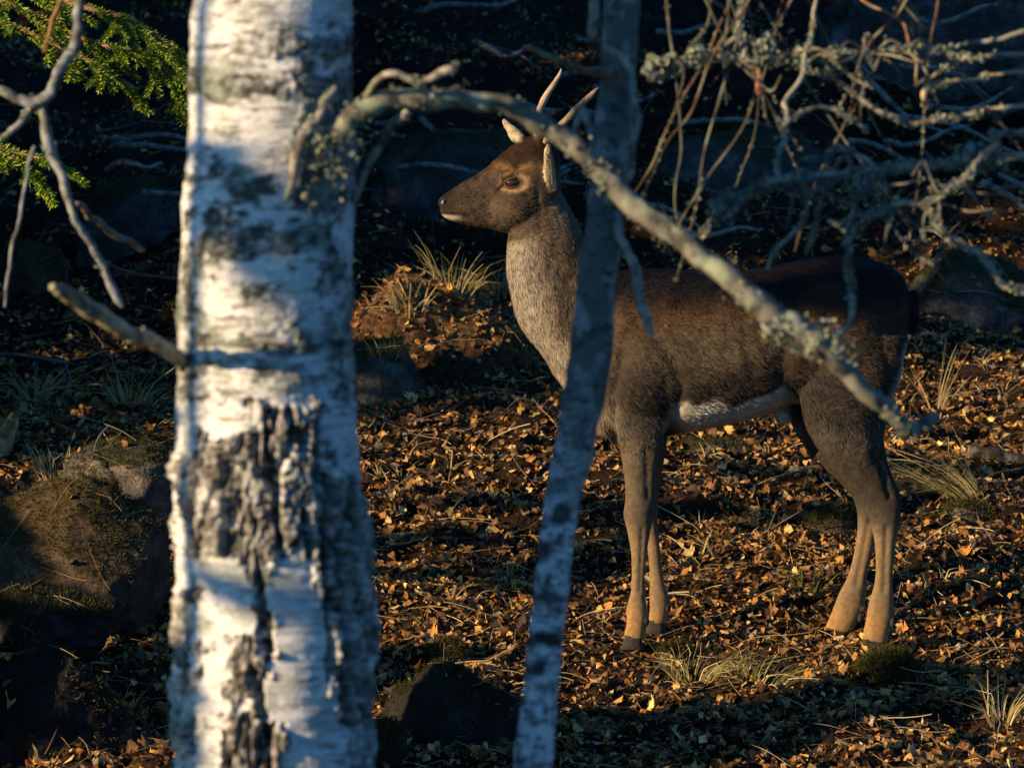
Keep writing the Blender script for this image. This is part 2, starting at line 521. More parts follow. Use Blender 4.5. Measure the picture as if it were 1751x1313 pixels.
LEGS = {
 'fn': (FN, [(1052, 640, 1158, 640, .036), (1050, 700, 1152, 700, .042), (1056, 748, 1140, 748, .041), (1066, 800, 1129, 800, .033), (1069, 850, 1121, 850, .027),
        (1066, 880, 1118, 882, .0265), (1073, 910, 1112, 912, .0205), (1079, 948, 1106, 950, .0150), (1079, 1005, 1102, 1005, .0140), (1071, 1040, 1107, 1042, .0195),
        (1071, 1064, 1106, 1066, .020), (1066, 1090, 1103, 1094, .021)]),
 'ff': (FFAR, [(1062, 650, 1150, 650, .036), (1068, 720, 1145, 720, .040), (1080, 780, 1136, 780, .033), (1088, 830, 1128, 830, .027), (1092, 862, 1126, 862, .025),
        (1098, 890, 1125, 890, .020), (1106, 930, 1128, 930, .0145), (1111, 985, 1134, 985, .0140), (1110, 1018, 1144, 1020, .020), (1111, 1042, 1143, 1044, .020), (1106, 1064, 1139, 1068, .021)]),
 'rn': (RN, [(1368, 560, 1552, 575, .055), (1362, 640, 1540, 640, .058), (1368, 700, 1522, 692, .056), (1388, 750, 1512, 742, .049), (1418, 795, 1518, 788, .038),
        (1450, 832, 1533, 826, .030), (1474, 866, 1541, 856, .0255), (1488, 898, 1540, 888, .0235), (1496, 935, 1532, 932, .0175), (1496, 990, 1527, 990, .0145),
        (1485, 1032, 1529, 1034, .0195), (1480, 1062, 1525, 1066, .021), (1473, 1094, 1518, 1100, .022)]),
 'rf': (RFAR, [(1345, 580, 1500, 580, .050), (1345, 660, 1490, 660, .055), (1352, 720, 1480, 715, .052), (1378, 765, 1480, 758, .042), (1410, 800, 1488, 794, .034),
        (1440, 830, 1500, 822, .028), (1460, 856, 1506, 848, .025), (1466, 890, 1505, 885, .022), (1463, 930, 1496, 932, .0170), (1451, 980, 1483, 985, .0145),
        (1434, 1015, 1480, 1024, .020), (1422, 1046, 1470, 1056, .021), (1410, 1074, 1456, 1084, .022)]),
}
EARN = [(938, 330, 952, 330, .012, -.045), (934, 312, 951, 312, .015, -.055), (930, 290, 949, 288, .019, -.068), (929, 270, 946, 268, .017, -.082), (932, 254, 942, 252, .010, -.092), (935, 247, 939, 246, .004, -.096)]
EARF = [(898, 262, 912, 246, .010, .040), (886, 252, 903, 236, .014, .052), (874, 240, 893, 226, .016, .066), (865, 224, 879, 215, .012, .078), (859, 210, 866, 206, .006, .086), (858, 205, 860, 203, .003, .089)]
paths = []
bparts = []
for secs, y in ((TORSO, 0.0), (NECK, 0.0), (HEAD, 0.0), (EARN, 0.0), (EARF, 0.0)):
    V, F, mid = loft(secs, y)
    bparts.append((V, F)); paths.append(mid)
for k, (y, secs) in LEGS.items():
    V, F, mid = loft(secs, y)
    bparts.append((V, F)); paths.append(mid)
for b in [blob(1105, 640, -.085, 62, 92, .055, -.15), blob(1105, 640, .085, 62, 92, .055, -.15),          # shoulders
          blob(1440, 590, -.085, 92, 105, .065, .2), blob(1440, 590, .085, 92, 105, .065, .2),             # haunches
          blob(880, 352, -.024, 48, 36, .035), blob(880, 352, .024, 48, 36, .035),                          # cheeks
          blob(876, 294, -.040, 30, 12, .016, .35), blob(876, 294, .040, 30, 12, .016, .35),                # brows
          blob(884, 332, -.040, 30, 9, .016, .0), blob(884, 332, .040, 30, 9, .016, .0),                    # cheek bone
          blob(766, 346, -.012, 15, 15, .015), blob(766, 346, .012, 15, 15, .015),                          # nose pads
          blob(1562, 535, 0, 10, 42, .018, -.03),                                                           # tail
          blob(925, 236, -.028, 11, 12, .013), blob(925, 236, .028, 11, 12, .013),                          # pedicles
          blob(1036, 700, 0, 30, 40, .06), blob(1338, 705, 0, 16, 22, .02),
          blob(1092, 882, FN - .004, 22, 20, .021), blob(1530, 864, RN, 13, 18, .020), blob(1495, 856, RFAR, 13, 18, .020),
          blob(1104, 1052, FN, 7, 9, .014), blob(1141, 1032, FFAR, 7, 9, .014), blob(1524, 1050, RN, 7, 9, .014), blob(1475, 1040, RFAR, 7, 9, .014)]:
    bparts.append(b)
V, F, _ = join(bparts)
deer_loc = np.array([at(1280, 1100, 0)[0], 0.0, float(ground_z(np.array([.55]), np.array([0.]))[0])])
deer = thing('deer', 'young brown fallow deer with short spike antlers standing in profile on the leaf litter', 'deer', deer_loc)
tmp = bpy.data.objects.new('tmp', mesh_arrays('tmp', V, F))
COL.objects.link(tmp)
md = tmp.modifiers.new('r', 'REMESH'); md.mode = 'VOXEL'; md.voxel_size = 0.0042
ms = tmp.modifiers.new('s', 'SMOOTH'); ms.factor = 0.5; ms.iterations = 6
dg = bpy.context.evaluated_depsgraph_get()
body_me = bpy.data.meshes.new_from_object(tmp.evaluated_get(dg))
bpy.data.objects.remove(tmp)
nv = len(body_me.vertices)
BV = np.empty(nv * 3, np.float32); body_me.vertices.foreach_get('co', BV); BV = BV.reshape(-1, 3).astype(float)
BN = np.empty(nv * 3, np.float32); body_me.vertices.foreach_get('normal', BN); BN = BN.reshape(-1, 3).astype(float)
# coat folds and small muscle relief; nostril, mouth and eye hollows
BU, BW = px(BV)
side = np.abs(BV[:, 1])
disp = fbm(BV * np.array([16, 16, 11]), 3, 31) * 0.0035 * smooth(960, 800, BW)
nos = np.exp(-((BU - 763) / 6) ** 2 - ((BW - 346) / 4.5) ** 2) * smooth(.012, .02, side)
disp -= 0.006 * nos
mouth_v = 366 + (BU - 756) * 0.07
mouth = np.exp(-((BW - mouth_v) / 2.6) ** 2) * smooth(812, 795, BU) * smooth(.004, .012, side)
disp -= 0.003 * mouth
eye_h = np.exp(-((BU - 877) / 17) ** 2 - ((BW - 313) / 9) ** 2) * smooth(.02, .035, side)
disp -= 0.008 * eye_h
tear = np.exp(-((BU - 856 - (BW - 320) * -.9) / 4) ** 2 - ((BW - 321) / 9) ** 2) * smooth(.02, .035, side)
disp -= 0.004 * tear
nearear = (BV[:, 1] < -.062)
disp -= .007 * np.exp(-((BU - 937) / 5) ** 2) * smooth(252, 265, BW) * smooth(325, 310, BW) * nearear
# jaw line, cheek muscle, cheek bone ridge, crown tuft, nasal hollow
hd_ = smooth(955, 930, BU) * smooth(412, 400, BW)
disp += hd_ * (.0035 * np.exp(-((BU - 893) / 24) ** 2 - ((BW - 368) / 20) ** 2) - .0035 * np.exp(-((BU - 842) / 16) ** 2 - ((BW - 352) / 14) ** 2)
               + .0030 * np.exp(-((BW - 331 - (BU - 870) * -.12) / 5) ** 2 - ((BU - 880) / 26) ** 2) - .0030 * np.exp(-((BU - 812) / 22) ** 2 - ((BW - 345) / 9) ** 2)
               - .004 * np.exp(-((BU - 918) / 7) ** 2 - ((BW - 340) / 30) ** 2) + .003 * np.exp(-((BU - 868) / 22) ** 2 - ((BW - 297) / 5) ** 2))
disp += .0020 * fbm(BV * 75, 3, 91) * smooth(770, 800, BU) * smooth(1000, 700, BW)
def groove(pts, wd, dp, near=True):
    global disp
    pts = np.array(pts, float)
    best = np.full(nv, 1e9)
    for a_, b_ in zip(pts[:-1], pts[1:]):
        e = b_ - a_; t_ = np.clip(((BU - a_[0]) * e[0] + (BW - a_[1]) * e[1]) / (e @ e), 0, 1)
        best = np.minimum(best, (BU - a_[0] - t_ * e[0]) ** 2 + (BW - a_[1] - t_ * e[1]) ** 2)
    disp -= dp * np.exp(-best / wd ** 2) * (BV[:, 1] < -.02 if near else 1)
groove([(1085, 545), (1140, 600), (1162, 660), (1150, 720), (1140, 745)], 13, .0085)      # behind the shoulder
groove([(1060, 610), (1048, 680), (1052, 730)], 9, .005)
groove([(1350, 695), (1332, 640), (1340, 585), (1365, 540)], 18, .0075)                    # flank fold
groove([(1500, 560), (1515, 640), (1490, 720), (1500, 790)], 10, .005)
groove([(1400, 740), (1440, 790), (1480, 835)], 10, .004)
groove([(1104, 770), (1108, 850)], 6, .004); groove([(1098, 905), (1094, 1010)], 4, .0028)
groove([(1508, 800), (1522, 850)], 6, .005); groove([(1516, 900), (1512, 1010)], 5, .0035); groove([(1486, 890), (1464, 1000)], 5, .003, False)
groove([(945, 420), (975, 520), (1000, 620)], 14, .005)
for k_ in range(5):
    groove([(1175 + 32 * k_, 560), (1190 + 32 * k_, 660)], 10, .0006)
disp += .007 * np.exp(-((BU - 1110) / 40) ** 2 - ((BW - 600) / 60) ** 2) * (BV[:, 1] < -.03)
disp += .006 * np.exp(-((BU - 1420) / 45) ** 2 - ((BW - 500) / 35) ** 2) * (BV[:, 1] < -.03)   # hip point
BV = BV + BN * disp[:, None]
# ---- coat colours by place on the body, some sun and shade painted in
def lerp(c, col, k):
    return c * (1 - k[:, None]) + np.array(col)[None] * k[:, None]
wob = fbm(BV * 14, 3, 44)
U = BU + wob * 26; W = BW + wob * 26
base = np.tile(np.array([0.120, 0.088, 0.060]), (nv, 1))
torso = smooth(990, 1060, U)
base = lerp(base, (0.155, 0.088, 0.045), np.exp(-((W - 535) / 42) ** 2) * torso)
base = lerp(base, (0.195, 0.150, 0.098), np.exp(-((W - 600) / 34) ** 2 - ((U - 1220) / 110) ** 2))
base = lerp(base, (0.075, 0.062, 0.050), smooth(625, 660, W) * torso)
base = lerp(base, (0.018, 0.012, 0.009), smooth(556, 496, W) * torso)                     # dark dorsal coat, with the shadow across the back painted in
base = lerp(base, (0.100, 0.060, 0.035), np.exp(-((W - 505) / 28) ** 2 - ((U - 1425) / 45) ** 2) * .8)  # sunlit spot on the rump painted into the coat
neck = smooth(1030, 960, U) * smooth(385, 425, W)
fr = U - np.interp(W, [400, 480, 555, 620, 690], [866, 869, 890, 936, 976])
base = lerp(base, (0.235, 0.205, 0.165), neck * smooth(78, 18, fr))
base = lerp(base, (0.040, 0.030, 0.022), neck * smooth(62, 100, fr))  # shaded rear of the neck painted as darker coat
base = lerp(base, (0.340, 0.285, 0.215), np.exp(-((U - 1032) / 26) ** 2 - ((W - 715) / 30) ** 2))
base = lerp(base, (0.300, 0.250, 0.190), np.exp(-((U - 955) / 40) ** 2 - ((W - 625) / 24) ** 2))
# belly
bel_v = np.interp(U, [1130, 1150, 1250, 1345, 1380], [735, 680, 684, 660, 690])
base = lerp(base, (0.62, 0.57, 0.50), smooth(bel_v - 4, bel_v + 18, W) * smooth(1135, 1185, U) * smooth(1372, 1340, U) * smooth(770, 745, W) * .8)
# head
head = smooth(960, 925, U) * smooth(410, 392, W)
base = lerp(base, (0.052, 0.038, 0.027), head)
base = lerp(base, (0.026, 0.013, 0.008), head * smooth(290, 258, W + (U - 900) * .25))
base = lerp(base, (0.085, 0.062, 0.042), head * np.exp(-((U - 860) / 40) ** 2 - ((W - 372) / 22) ** 2))
ring = np.exp(-(((BU - 877) / 23) ** 2 + ((BW - 313) / 15) ** 2 - 1) ** 2 / 0.25) * (side > .025)
base = lerp(base, (0.340, 0.215, 0.110), ring * .9)
base = lerp(base, (0.260, 0.130, 0.050), head * np.exp(-((U - 880) / 30) ** 2 - ((W - 286) / 8) ** 2) * .8)
base = lerp(base, (0.015, 0.011, 0.009), np.clip(eye_h * 1.5, 0, 1) * .8)
base = lerp(base, (0.018, 0.012, 0.009), np.clip(tear * 1.2, 0, 1))
base = lerp(base, (0.014, 0.011, 0.010), smooth(790, 768, BU) * smooth(364, 352, BW))
base = lerp(base, (0.035, 0.024, 0.017), head * np.exp(-((W - 318 - (850 - U) * .32) / 12) ** 2) * smooth(868, 850, BU) * .7)
base = lerp(base, (0.080, 0.045, 0.028), np.exp(-((BU - 782) / 8) ** 2 - ((BW - 355) / 6) ** 2))
base = lerp(base, (0.550, 0.480, 0.390), smooth(mouth_v - 1, mouth_v + 2, BW) * smooth(380, 373, BW) * smooth(796, 772, BU) * .75)
base = lerp(base, (0.02, 0.015, 0.012), mouth * .9)
# ears: pale inside, dark rim
earn = (BV[:, 1] < -.058) * smooth(925, 931, BU) * smooth(340, 330, BW)
base = lerp(base, (0.300, 0.215, 0.130), earn)
base = lerp(base, (0.520, 0.430, 0.310), earn * np.maximum(smooth(936, 931, BU), .7 * smooth(944, 947, BU)))
base = lerp(base, (0.090, 0.055, 0.030), earn * np.exp(-((BU - 940) / 3) ** 2) * .8)
earf = smooth(895, 885, BU) * smooth(246, 238, BW)
base = lerp(base, (0.400, 0.330, 0.240), earf)
base = base * (1 - .60 * torso * smooth(760, 700, W) * (1 - smooth(bel_v - 4, bel_v + 10, W) * smooth(1128, 1150, U) * smooth(1372, 1340, U)))[:, None]  # flank painted darker in place of shade
# legs
leg = smooth(735, 790, W)
base = lerp(base, (0.105, 0.080, 0.056), leg * smooth(1250, 1200, U))
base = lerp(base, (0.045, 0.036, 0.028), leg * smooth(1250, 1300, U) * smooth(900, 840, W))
base = lerp(base, (0.200, 0.138, 0.080), smooth(870, 930, W))
base = lerp(base, (0.290, 0.170, 0.075), smooth(1015, 1062, W))
base = lerp(base, (0.060, 0.042, 0.030), np.exp(-((BU - 1108) / 9) ** 2 - ((BW - 790) / 60) ** 2) * .6 * (BV[:, 1] < 0))
# pale rim of the rump, dark tail
rump_u = np.interp(BW, [480, 560, 640, 700, 740], [1560, 1562, 1545, 1522, 1515])
base = lerp(base, (0.55, 0.50, 0.44), smooth(rump_u - 16, rump_u - 3, BU) * smooth(560, 590, BW) * smooth(730, 690, BW))
base = lerp(base, (0.018, 0.014, 0.012), np.exp(-((BU - 1562) / 12) ** 2 - ((BW - 530) / 40) ** 2))
base = base * np.array([.96, .93, .86])
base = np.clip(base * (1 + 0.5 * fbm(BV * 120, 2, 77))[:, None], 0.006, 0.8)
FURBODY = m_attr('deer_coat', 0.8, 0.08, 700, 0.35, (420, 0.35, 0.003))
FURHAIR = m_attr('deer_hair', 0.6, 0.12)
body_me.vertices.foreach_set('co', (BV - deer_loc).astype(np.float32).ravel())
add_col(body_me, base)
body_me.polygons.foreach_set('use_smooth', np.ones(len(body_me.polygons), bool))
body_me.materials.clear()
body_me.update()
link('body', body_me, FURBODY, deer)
# ---- fur: short tapering hairs lying along the coat
body_me.calc_loop_triangles()
tri = np.empty(len(body_me.loop_triangles) * 3, np.int32); body_me.loop_triangles.foreach_get('vertices', tri); tri = tri.reshape(-1, 3)
ar = np.linalg.norm(np.cross(BV[tri[:, 1]] - BV[tri[:, 0]], BV[tri[:, 2]] - BV[tri[:, 0]]), axis=1)
NH = 190000
tc_ = BV[tri].mean(1)
tu, tw = px(tc_)
near_w = np.where(BN[tri[:, 0]][:, 1] > 0.35, 0.15, 1.0) * np.where((tu < 955) & (tw < 405), 2.2, 1.0)
bald = ((tu < 782) & (tw > 326)) | ((np.abs(tu - 874) < 24) & (np.abs(tw - 313) < 14))
near_w = near_w * np.where(bald, 0.0, 1.0)
pick = RNG.choice(len(tri), NH, p=ar * near_w / (ar * near_w).sum())
b1 = RNG.random(NH); b2 = RNG.random(NH); fl = b1 + b2 > 1; b1[fl] = 1 - b1[fl]; b2[fl] = 1 - b2[fl]
T3 = tri[pick]
def bary(A):
    return A[T3[:, 0]] * (1 - b1 - b2)[:, None] + A[T3[:, 1]] * b1[:, None] + A[T3[:, 2]] * b2[:, None]
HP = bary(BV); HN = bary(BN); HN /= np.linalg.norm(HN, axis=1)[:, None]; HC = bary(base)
hu, hv = px(HP)
flow = np.tile(np.array([0.85, 0, -0.5]), (NH, 1))
def setflow(mask, d):
    global flow
    d = np.array(d, float)
    flow = flow * (1 - mask[:, None]) + d[None] * mask[:, None]
setflow(smooth(1050, 980, hu) * smooth(390, 420, hv), (0.25, 0, -0.95))
setflow(smooth(960, 930, hu) * smooth(405, 390, hv), (0.9, 0, 0.25))
setflow(smooth(700, 760, hv), (0.1, 0, -1.0))
setflow(np.exp(-((hu - 1032) / 30) ** 2 - ((hv - 715) / 32) ** 2), (-0.35, 0, -0.9))
flow = flow + fbm(HP * 14, 2, 5)[:, None] * np.array([0.5, 0, 0.7]) + RNG.normal(size=(NH, 3)) * 0.16
flow -= HN * (flow * HN).sum(1)[:, None]
flow /= np.linalg.norm(flow, axis=1)[:, None] + 1e-9
ln = np.interp(hv, [240, 400, 470, 720, 780, 900, 1100], [.0045, .008, .013, .013, .007, .0035, .0035]) * RNG.uniform(.6, 1.25, NH)
ln *= np.where((hu < 950) & (hv < 405), 1.15, 1)
ln *= 1 + 1.2 * np.exp(-((hu - 1032) / 30) ** 2 - ((hv - 725) / 26) ** 2) + 1.0 * np.exp(-((hu - 950) / 30) ** 2 - ((hv - 622) / 16) ** 2)
lift = RNG.uniform(.08, .32, NH)
wdt = RNG.uniform(.0005, .0010, NH)
sd = np.cross(flow, HN); sd /= np.linalg.norm(sd, axis=1)[:, None] + 1e-9
p0 = HP - HN * .001
p1 = p0 + (flow + HN * (lift * 1.3)[:, None]) * (ln * .5)[:, None]
p2 = p1 + (flow + HN * (lift * .5)[:, None] + np.array([0, 0, -.1])) * (ln * .5)[:, None]
HVv = np.stack([p0 - sd * wdt[:, None], p0 + sd * wdt[:, None], p1 - sd * wdt[:, None] * .8, p1 + sd * wdt[:, None] * .8, p2], 1)
ix = np.arange(NH)[:, None] * 5
HF = np.concatenate([ix + np.array([[0, 1, 3]]), ix + np.array([[0, 3, 2]]), ix + np.array([[2, 3, 4]])], 1).reshape(-1, 3)
jit = RNG.uniform(.7, 1.3, NH) * (1 + .65 * fbm(HP * np.array([45, 45, 70]), 3, 61))
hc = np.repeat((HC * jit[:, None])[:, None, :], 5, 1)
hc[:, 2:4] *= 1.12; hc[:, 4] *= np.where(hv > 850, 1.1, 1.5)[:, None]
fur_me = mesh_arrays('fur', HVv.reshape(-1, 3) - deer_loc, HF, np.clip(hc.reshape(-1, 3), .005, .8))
hn = HN + RNG.normal(size=(NH, 3)) * np.where(hv > 800, .10, .24)[:, None]
hn /= np.linalg.norm(hn, axis=1)[:, None]
fur_me.normals_split_custom_set_from_vertices(np.repeat(hn, 5, 0).tolist())
link('fur', fur_me, FURHAIR, deer, kind='stuff')
# ---- eyes, hooves, antlers
m, nt, b = mat('eye', 0.06, 0.6); b.inputs['Base Color'].default_value = (0.030, 0.011, 0.004, 1)
EYE = m
m, nt, b = mat('hoof', 0.75, 0.15)
nt.links.new(ramp(nt, nz(nt, 60), [(0.3, (0.012, 0.010, 0.009)), (0.7, (0.05, 0.042, 0.036))]), b.inputs['Base Color'])
HOOF = m
m, nt, b = mat('antler', 0.55, 0.3)
nt.links.new(ramp(nt, nz(nt, 40, 6, stretch=(1, 1, .3)), [(0.3, (0.11, 0.065, 0.035)), (0.65, (0.42, 0.31, 0.20))]), b.inputs['Base Color'])
bump(nt, b, nz(nt, 220, 4, stretch=(1, 1, .25)), .6, .003)
ANTLER = m
def surf_y(u, v, sgn):
    k = ((BU - u) ** 2 + (BW - v) ** 2 < 30) & (BV[:, 1] * sgn > 0)
    return np.abs(BV[k, 1]).mean()
for sgn in (-1, 1):
    ye = sgn * (surf_y(877, 313, sgn) - .004)
    Vv, Ff = ICO[3]
    c = at(877, 313, ye)
    e = link('eye', mesh_arrays('eye', Vv * np.array([.0172, .0120, .0122]) + c - deer_loc, Ff), EYE, deer)
    # lids
    th = np.linspace(0, 2 * math.pi, 29)
    lid = c + np.stack([.0190 * np.cos(th), sgn * (.0095 - .0080 * np.abs(np.cos(th)) ** 2), .0112 * np.sin(th) + .0020 * np.cos(th)], 1)
    v_, f_ = tube(lid, np.full(29, .0030), 8, False)
    link('eyelid', mesh_arrays('eyelid', v_ - deer_loc, f_, np.tile(np.array([.055, .034, .022]), (len(v_), 1))), FURHAIR, deer)
Vv, Ff = ICO[5]
nn_ = Vv.copy()
pn = Vv * np.array([.0200, .0262, .0185])
hol = np.exp(-((Vv[:, 0] - .05) / .28) ** 2 - ((Vv[:, 2] - .05) / .22) ** 2) * smooth(.45, .8, np.abs(Vv[:, 1]))
pn = pn * (1 - .45 * hol)[:, None] * (1 + .03 * fbm(Vv * 14, 3, 6))[:, None]
m, nt, b = mat('nose', 0.32, 0.5)
nt.links.new(ramp(nt, nz(nt, 300), [(0.35, (0.010, 0.008, 0.008)), (0.7, (0.035, 0.026, 0.024))]), b.inputs['Base Color'])
bump(nt, b, nz(nt, 500, 3), .5, .001)
link('nose', mesh_arrays('nose', pn + at(764, 347, 0) - deer_loc, Ff), m, deer)
def hoof(u0, u1, v0, v1, y):
    for k in (-1, 1):
        rows = []
        cy = y + k * .0105
        sec = [(u0 + 3, v0, u1 - 4, v0 + 2, .009), (u0 - 1, v0 + (v1 - v0) * .5, u1 - 3, v0 + (v1 - v0) * .6, .0105), (u0 - 6, v1, u1 - 1, v1 + 1, .011)]
        v_, f_, _m = loft(sec, cy, 6, 16, 2.6)
        link('hoof', mesh_arrays('hoof', v_ - deer_loc, f_), HOOF, deer)
for (u, v, y) in ((1105, 1062, FN), (1141, 1040, FFAR), (1526, 1064, RN), (1471, 1056, RFAR)):
    for k in (-1, 1):
        Vv, Ff = ICO[2]
        link('dewclaw', mesh_arrays('dewclaw', Vv * np.array([.0075, .006, .012]) + at(u, v, y + k * .011) - deer_loc, Ff), HOOF, deer)
hoof(1066, 1102, 1086, 1110, FN); hoof(1106, 1138, 1060, 1084, FFAR); hoof(1472, 1516, 1092, 1116, RN); hoof(1410, 1454, 1074, 1098, RFAR)
for pts in ([(922, 240, .026, 11), (920, 215, .034, 9.5), (923, 190, .048, 8.5), (934, 165, .060, 7.5), (949, 142, .066, 6), (957, 128, .066, 4), (960, 118, .064, 1.5)],
            [(930, 242, -.026, 11), (948, 226, -.036, 9), (968, 206, -.050, 8.5), (990, 183, -.066, 7.5), (1008, 166, -.076, 6.5), (1018, 156, -.080, 4.5), (1024, 150, -.082, 1.5)]):
    P = spline(np.array([[*at(u, v, y), r * .78 / 741] for u, v, y, r in pts]), 40)
    v_, f_ = tube(P[:, :3], P[:, 3], 14, True, .24, 3)
    link('antler', mesh_arrays('antler', v_ - deer_loc, f_), ANTLER, deer)

# ------------------------------------------------------------------ thick birch
BY = -5.6
def box2(u, v, u0, u1, v0, v1, s=14):
    return smooth(u0 - s, u0 + s, u) * smooth(u1 + s, u1 - s, u) * smooth(v0 - s, v0 + s, v) * smooth(v1 + s, v1 - s, v)

def pick_max(u, v, boxes, s=10):
    o = np.zeros_like(u)
    for b in boxes:
        o = np.maximum(o, box2(u, v, *b[:4], s) * (b[4] if len(b) > 4 else 1))
    return o

base_z = float(ground_z(np.array([-.35]), np.array([BY]))[0]) - .08
axis_px = np.array([(465, 0, 135), (460, 300, 144), (453, 500, 147), (454, 700, 153), (464, 900, 160), (469, 1100, 168), (463, 1313, 163), (462, 1420, 168)])
ax = np.array([[*at(u, v, BY), r / ppm(BY)] for u, v, r in axis_px])[::-1]
zt = ax[-1, 2]; zb = ax[0, 2]
rows = np.concatenate([np.linspace(base_z, zb, 30)[:-1], np.linspace(zb, zt, 620), zt + np.linspace(.02, 1, 60) ** 1.3 * 6.5])
cx = np.interp(rows, ax[:, 2], ax[:, 0]); cr = np.interp(rows, ax[:, 2], ax[:, 3])
up_ = np.maximum(rows - zt, 0)
cx = cx + .03 * np.sin(up_ * .8); cr = cr * (1 - up_ / 8.0) ** 0.8
lo_ = np.maximum(zb - rows, 0)
cr = cr * (1 + 1.4 * np.clip(lo_ / max(zb - base_z, .1), 0, 1) ** 2)
k5 = np.ones(25) / 25
sm = lambda a: np.convolve(np.pad(a, 12, 'edge'), k5, 'valid')
cx, cr = sm(cx), sm(cr)
NS = 380
th = np.linspace(0, 2 * math.pi, NS, endpoint=False)
TH, ZZ = np.meshgrid(th, rows)
CX = np.repeat(cx[:, None], NS, 1); CR = np.repeat(cr[:, None], NS, 1)
n3 = np.stack([np.sin(TH), -np.cos(TH), 0 * TH], -1).reshape(-1, 3)
P0 = np.stack([CX.ravel(), np.full(CX.size, BY), ZZ.ravel()], 1) + n3 * CR.ravel()[:, None]
# photo coordinates of the bark as wrapped round the stem (front half as seen, back half continues by noise)
sc_ = ppm(BY)
front = n3[:, 1] < 0.15
tu_ = 875.5 + (CX.ravel() * sc_) + np.where(front, np.sin(TH.ravel()) * CR.ravel() * sc_, np.sign(np.sin(TH.ravel())) * (2 - np.abs(np.sin(TH.ravel()))) * CR.ravel() * sc_)
_, tv_ = px(P0)
wp = P0 * np.array([22, 22, 16])
wu = tu_ + 60 * fbm(wp, 5, 51, .6); wv = tv_ + 48 * fbm(wp * np.array([.7, .7, 1.6]) + 9, 5, 52, .6)
scal = pick_max(wu, wv, [(318, 492, 126, 168, .95), (477, 600, 58, 96, .95), (330, 470, 62, 84, .5), (322, 402, 280, 314, .9), (397, 455, 281, 345, .8), (345, 402, 345, 470, 1),
       (400, 560, 378, 445, .85), (500, 606, 110, 352, .85), (552, 575, 340, 490, 1), (437, 470, 485, 520, .8), (335, 600, 562, 606, .9), (296, 340, 440, 560, .9),
       (296, 345, 590, 700, .8), (392, 420, 218, 238, .9), (380, 470, 25, 40, .4), (440, 600, 620, 668, .55), (340, 420, 655, 690, .5), (575, 612, 480, 720, .75)], 12)
rough_b = pick_max(wu, wv, [(322, 600, 735, 965, 1), (440, 540, 690, 760, 1), (428, 474, 940, 1420, 1), (560, 650, 860, 1200, .95), (296, 335, 1010, 1420, .9), (400, 450, 1090, 1420, 1),
       (335, 370, 1100, 1130, .8), (372, 420, 1250, 1420, 1), (590, 650, 1180, 1420, .9)], 12)
white = pick_max(wu, wv, [(300, 322, 820, 1000, 1), (305, 432, 958, 1012, 1), (338, 425, 1000, 1085, 1), (335, 368, 1120, 1250, 1), (368, 408, 1160, 1245, .9), (345, 365, 1262, 1330, 1),
       (552, 600, 700, 815, 1), (478, 560, 968, 1420, .95), (320, 350, 700, 760, .7), (362, 395, 690, 742, .7)], 11)
rough_b = np.clip(rough_b - white * 1.1, 0, 1)
scal = np.clip(scal - white, 0, 1)
gen = smooth(.05, .28, fbm(P0 * np.array([7, 7, 14]), 4, 60))           # generic dark scars away from the view
inview = front * smooth(-80, 0, tv_) * smooth(1500, 1400, tv_)
scal = np.maximum(scal, .35 * gen * smooth(760, 640, tv_)) * inview + gen * (1 - inview)
# relief: fissured plates in the rough bark, curling paper edges in the white
def ridged(P, seed, o=3):
    return 1 - np.abs(fbm(P, o, seed)) * 2.4
fis = ridged(P0 * np.array([29, 29, 7.5]), 71, 3)
fis2 = ridged(P0 * np.array([85, 85, 34]), 75, 2)
rel = rough_b * (0.010 - 0.022 * smooth(.5, 1.0, fis) - 0.006 * smooth(.6, 1, fis2) + .006 * fbm(P0 * 90, 3, 80))
rel += scal * (.002 + .006 * fbm(P0 * np.array([60, 60, 95]), 4, 85)) + .0025 * fbm(P0 * np.array([18, 18, 60]), 4, 88) + .009 * fbm(P0 * 6, 3, 89)
TV = P0 + n3 * rel[:, None]
# colour of the bark itself
wn_ = fbm(P0 * np.array([14, 14, 170]), 4, 90)
tc = np.tile(np.array([.62, .61, .59]), (len(P0), 1)) * (1 + .25 * fbm(P0 * np.array([20, 20, 50]), 4, 93))[:, None]
tc = lerp(tc, (.33, .30, .26), smooth(.16, .34, wn_) * .8)
tc = lerp(tc, (.05, .046, .042), smooth(.30, .42, fbm(P0 * np.array([26, 26, 210]), 3, 97)) * .8)
sn = fbm(P0 * np.array([48, 48, 110]), 4, 101)
sk = np.clip(scal * 1.35 - .15 + sn * 1.1 * (scal > .05), 0, 1)
tc = lerp(tc, (.062, .062, .052), sk)
tc = lerp(tc, (.22, .235, .18), sk * smooth(.05, .30, fbm(P0 * 60, 3, 105)) * .75)
rc = np.clip(rough_b * 1.25 - .22 + (sn * 1.1 + .9 * fbm(P0 * np.array([34, 34, 14]), 3, 63)) * (rough_b > .04), 0, 1)
rcol = lerp(lerp(np.tile(np.array([.13, .115, .095]), (len(P0), 1)), (.34, .32, .28), smooth(-.05, .25, fbm(P0 * 45, 3, 110)) * .8), (.022, .019, .016), np.maximum(smooth(.70, .94, fis), .75 * smooth(.8, 1, fis2)))
tc = tc * (1 - rc[:, None]) + rcol * rc[:, None]
edge = smooth(.15, .55, fbm(P0 * 34, 4, 120)) * np.maximum(smooth(.55, .95, np.abs(np.sin(TH.ravel()))), .25)
tc = lerp(tc, (.21, .235, .155), edge * .75)
tc = lerp(tc, (.27, .30, .25), smooth(.06, .34, fbm(P0 * np.array([16, 16, 22]), 5, 124, .65)) * .55 * (1 - .7 * rc))
tc = np.clip(tc, .012, .85)
nr = len(rows)
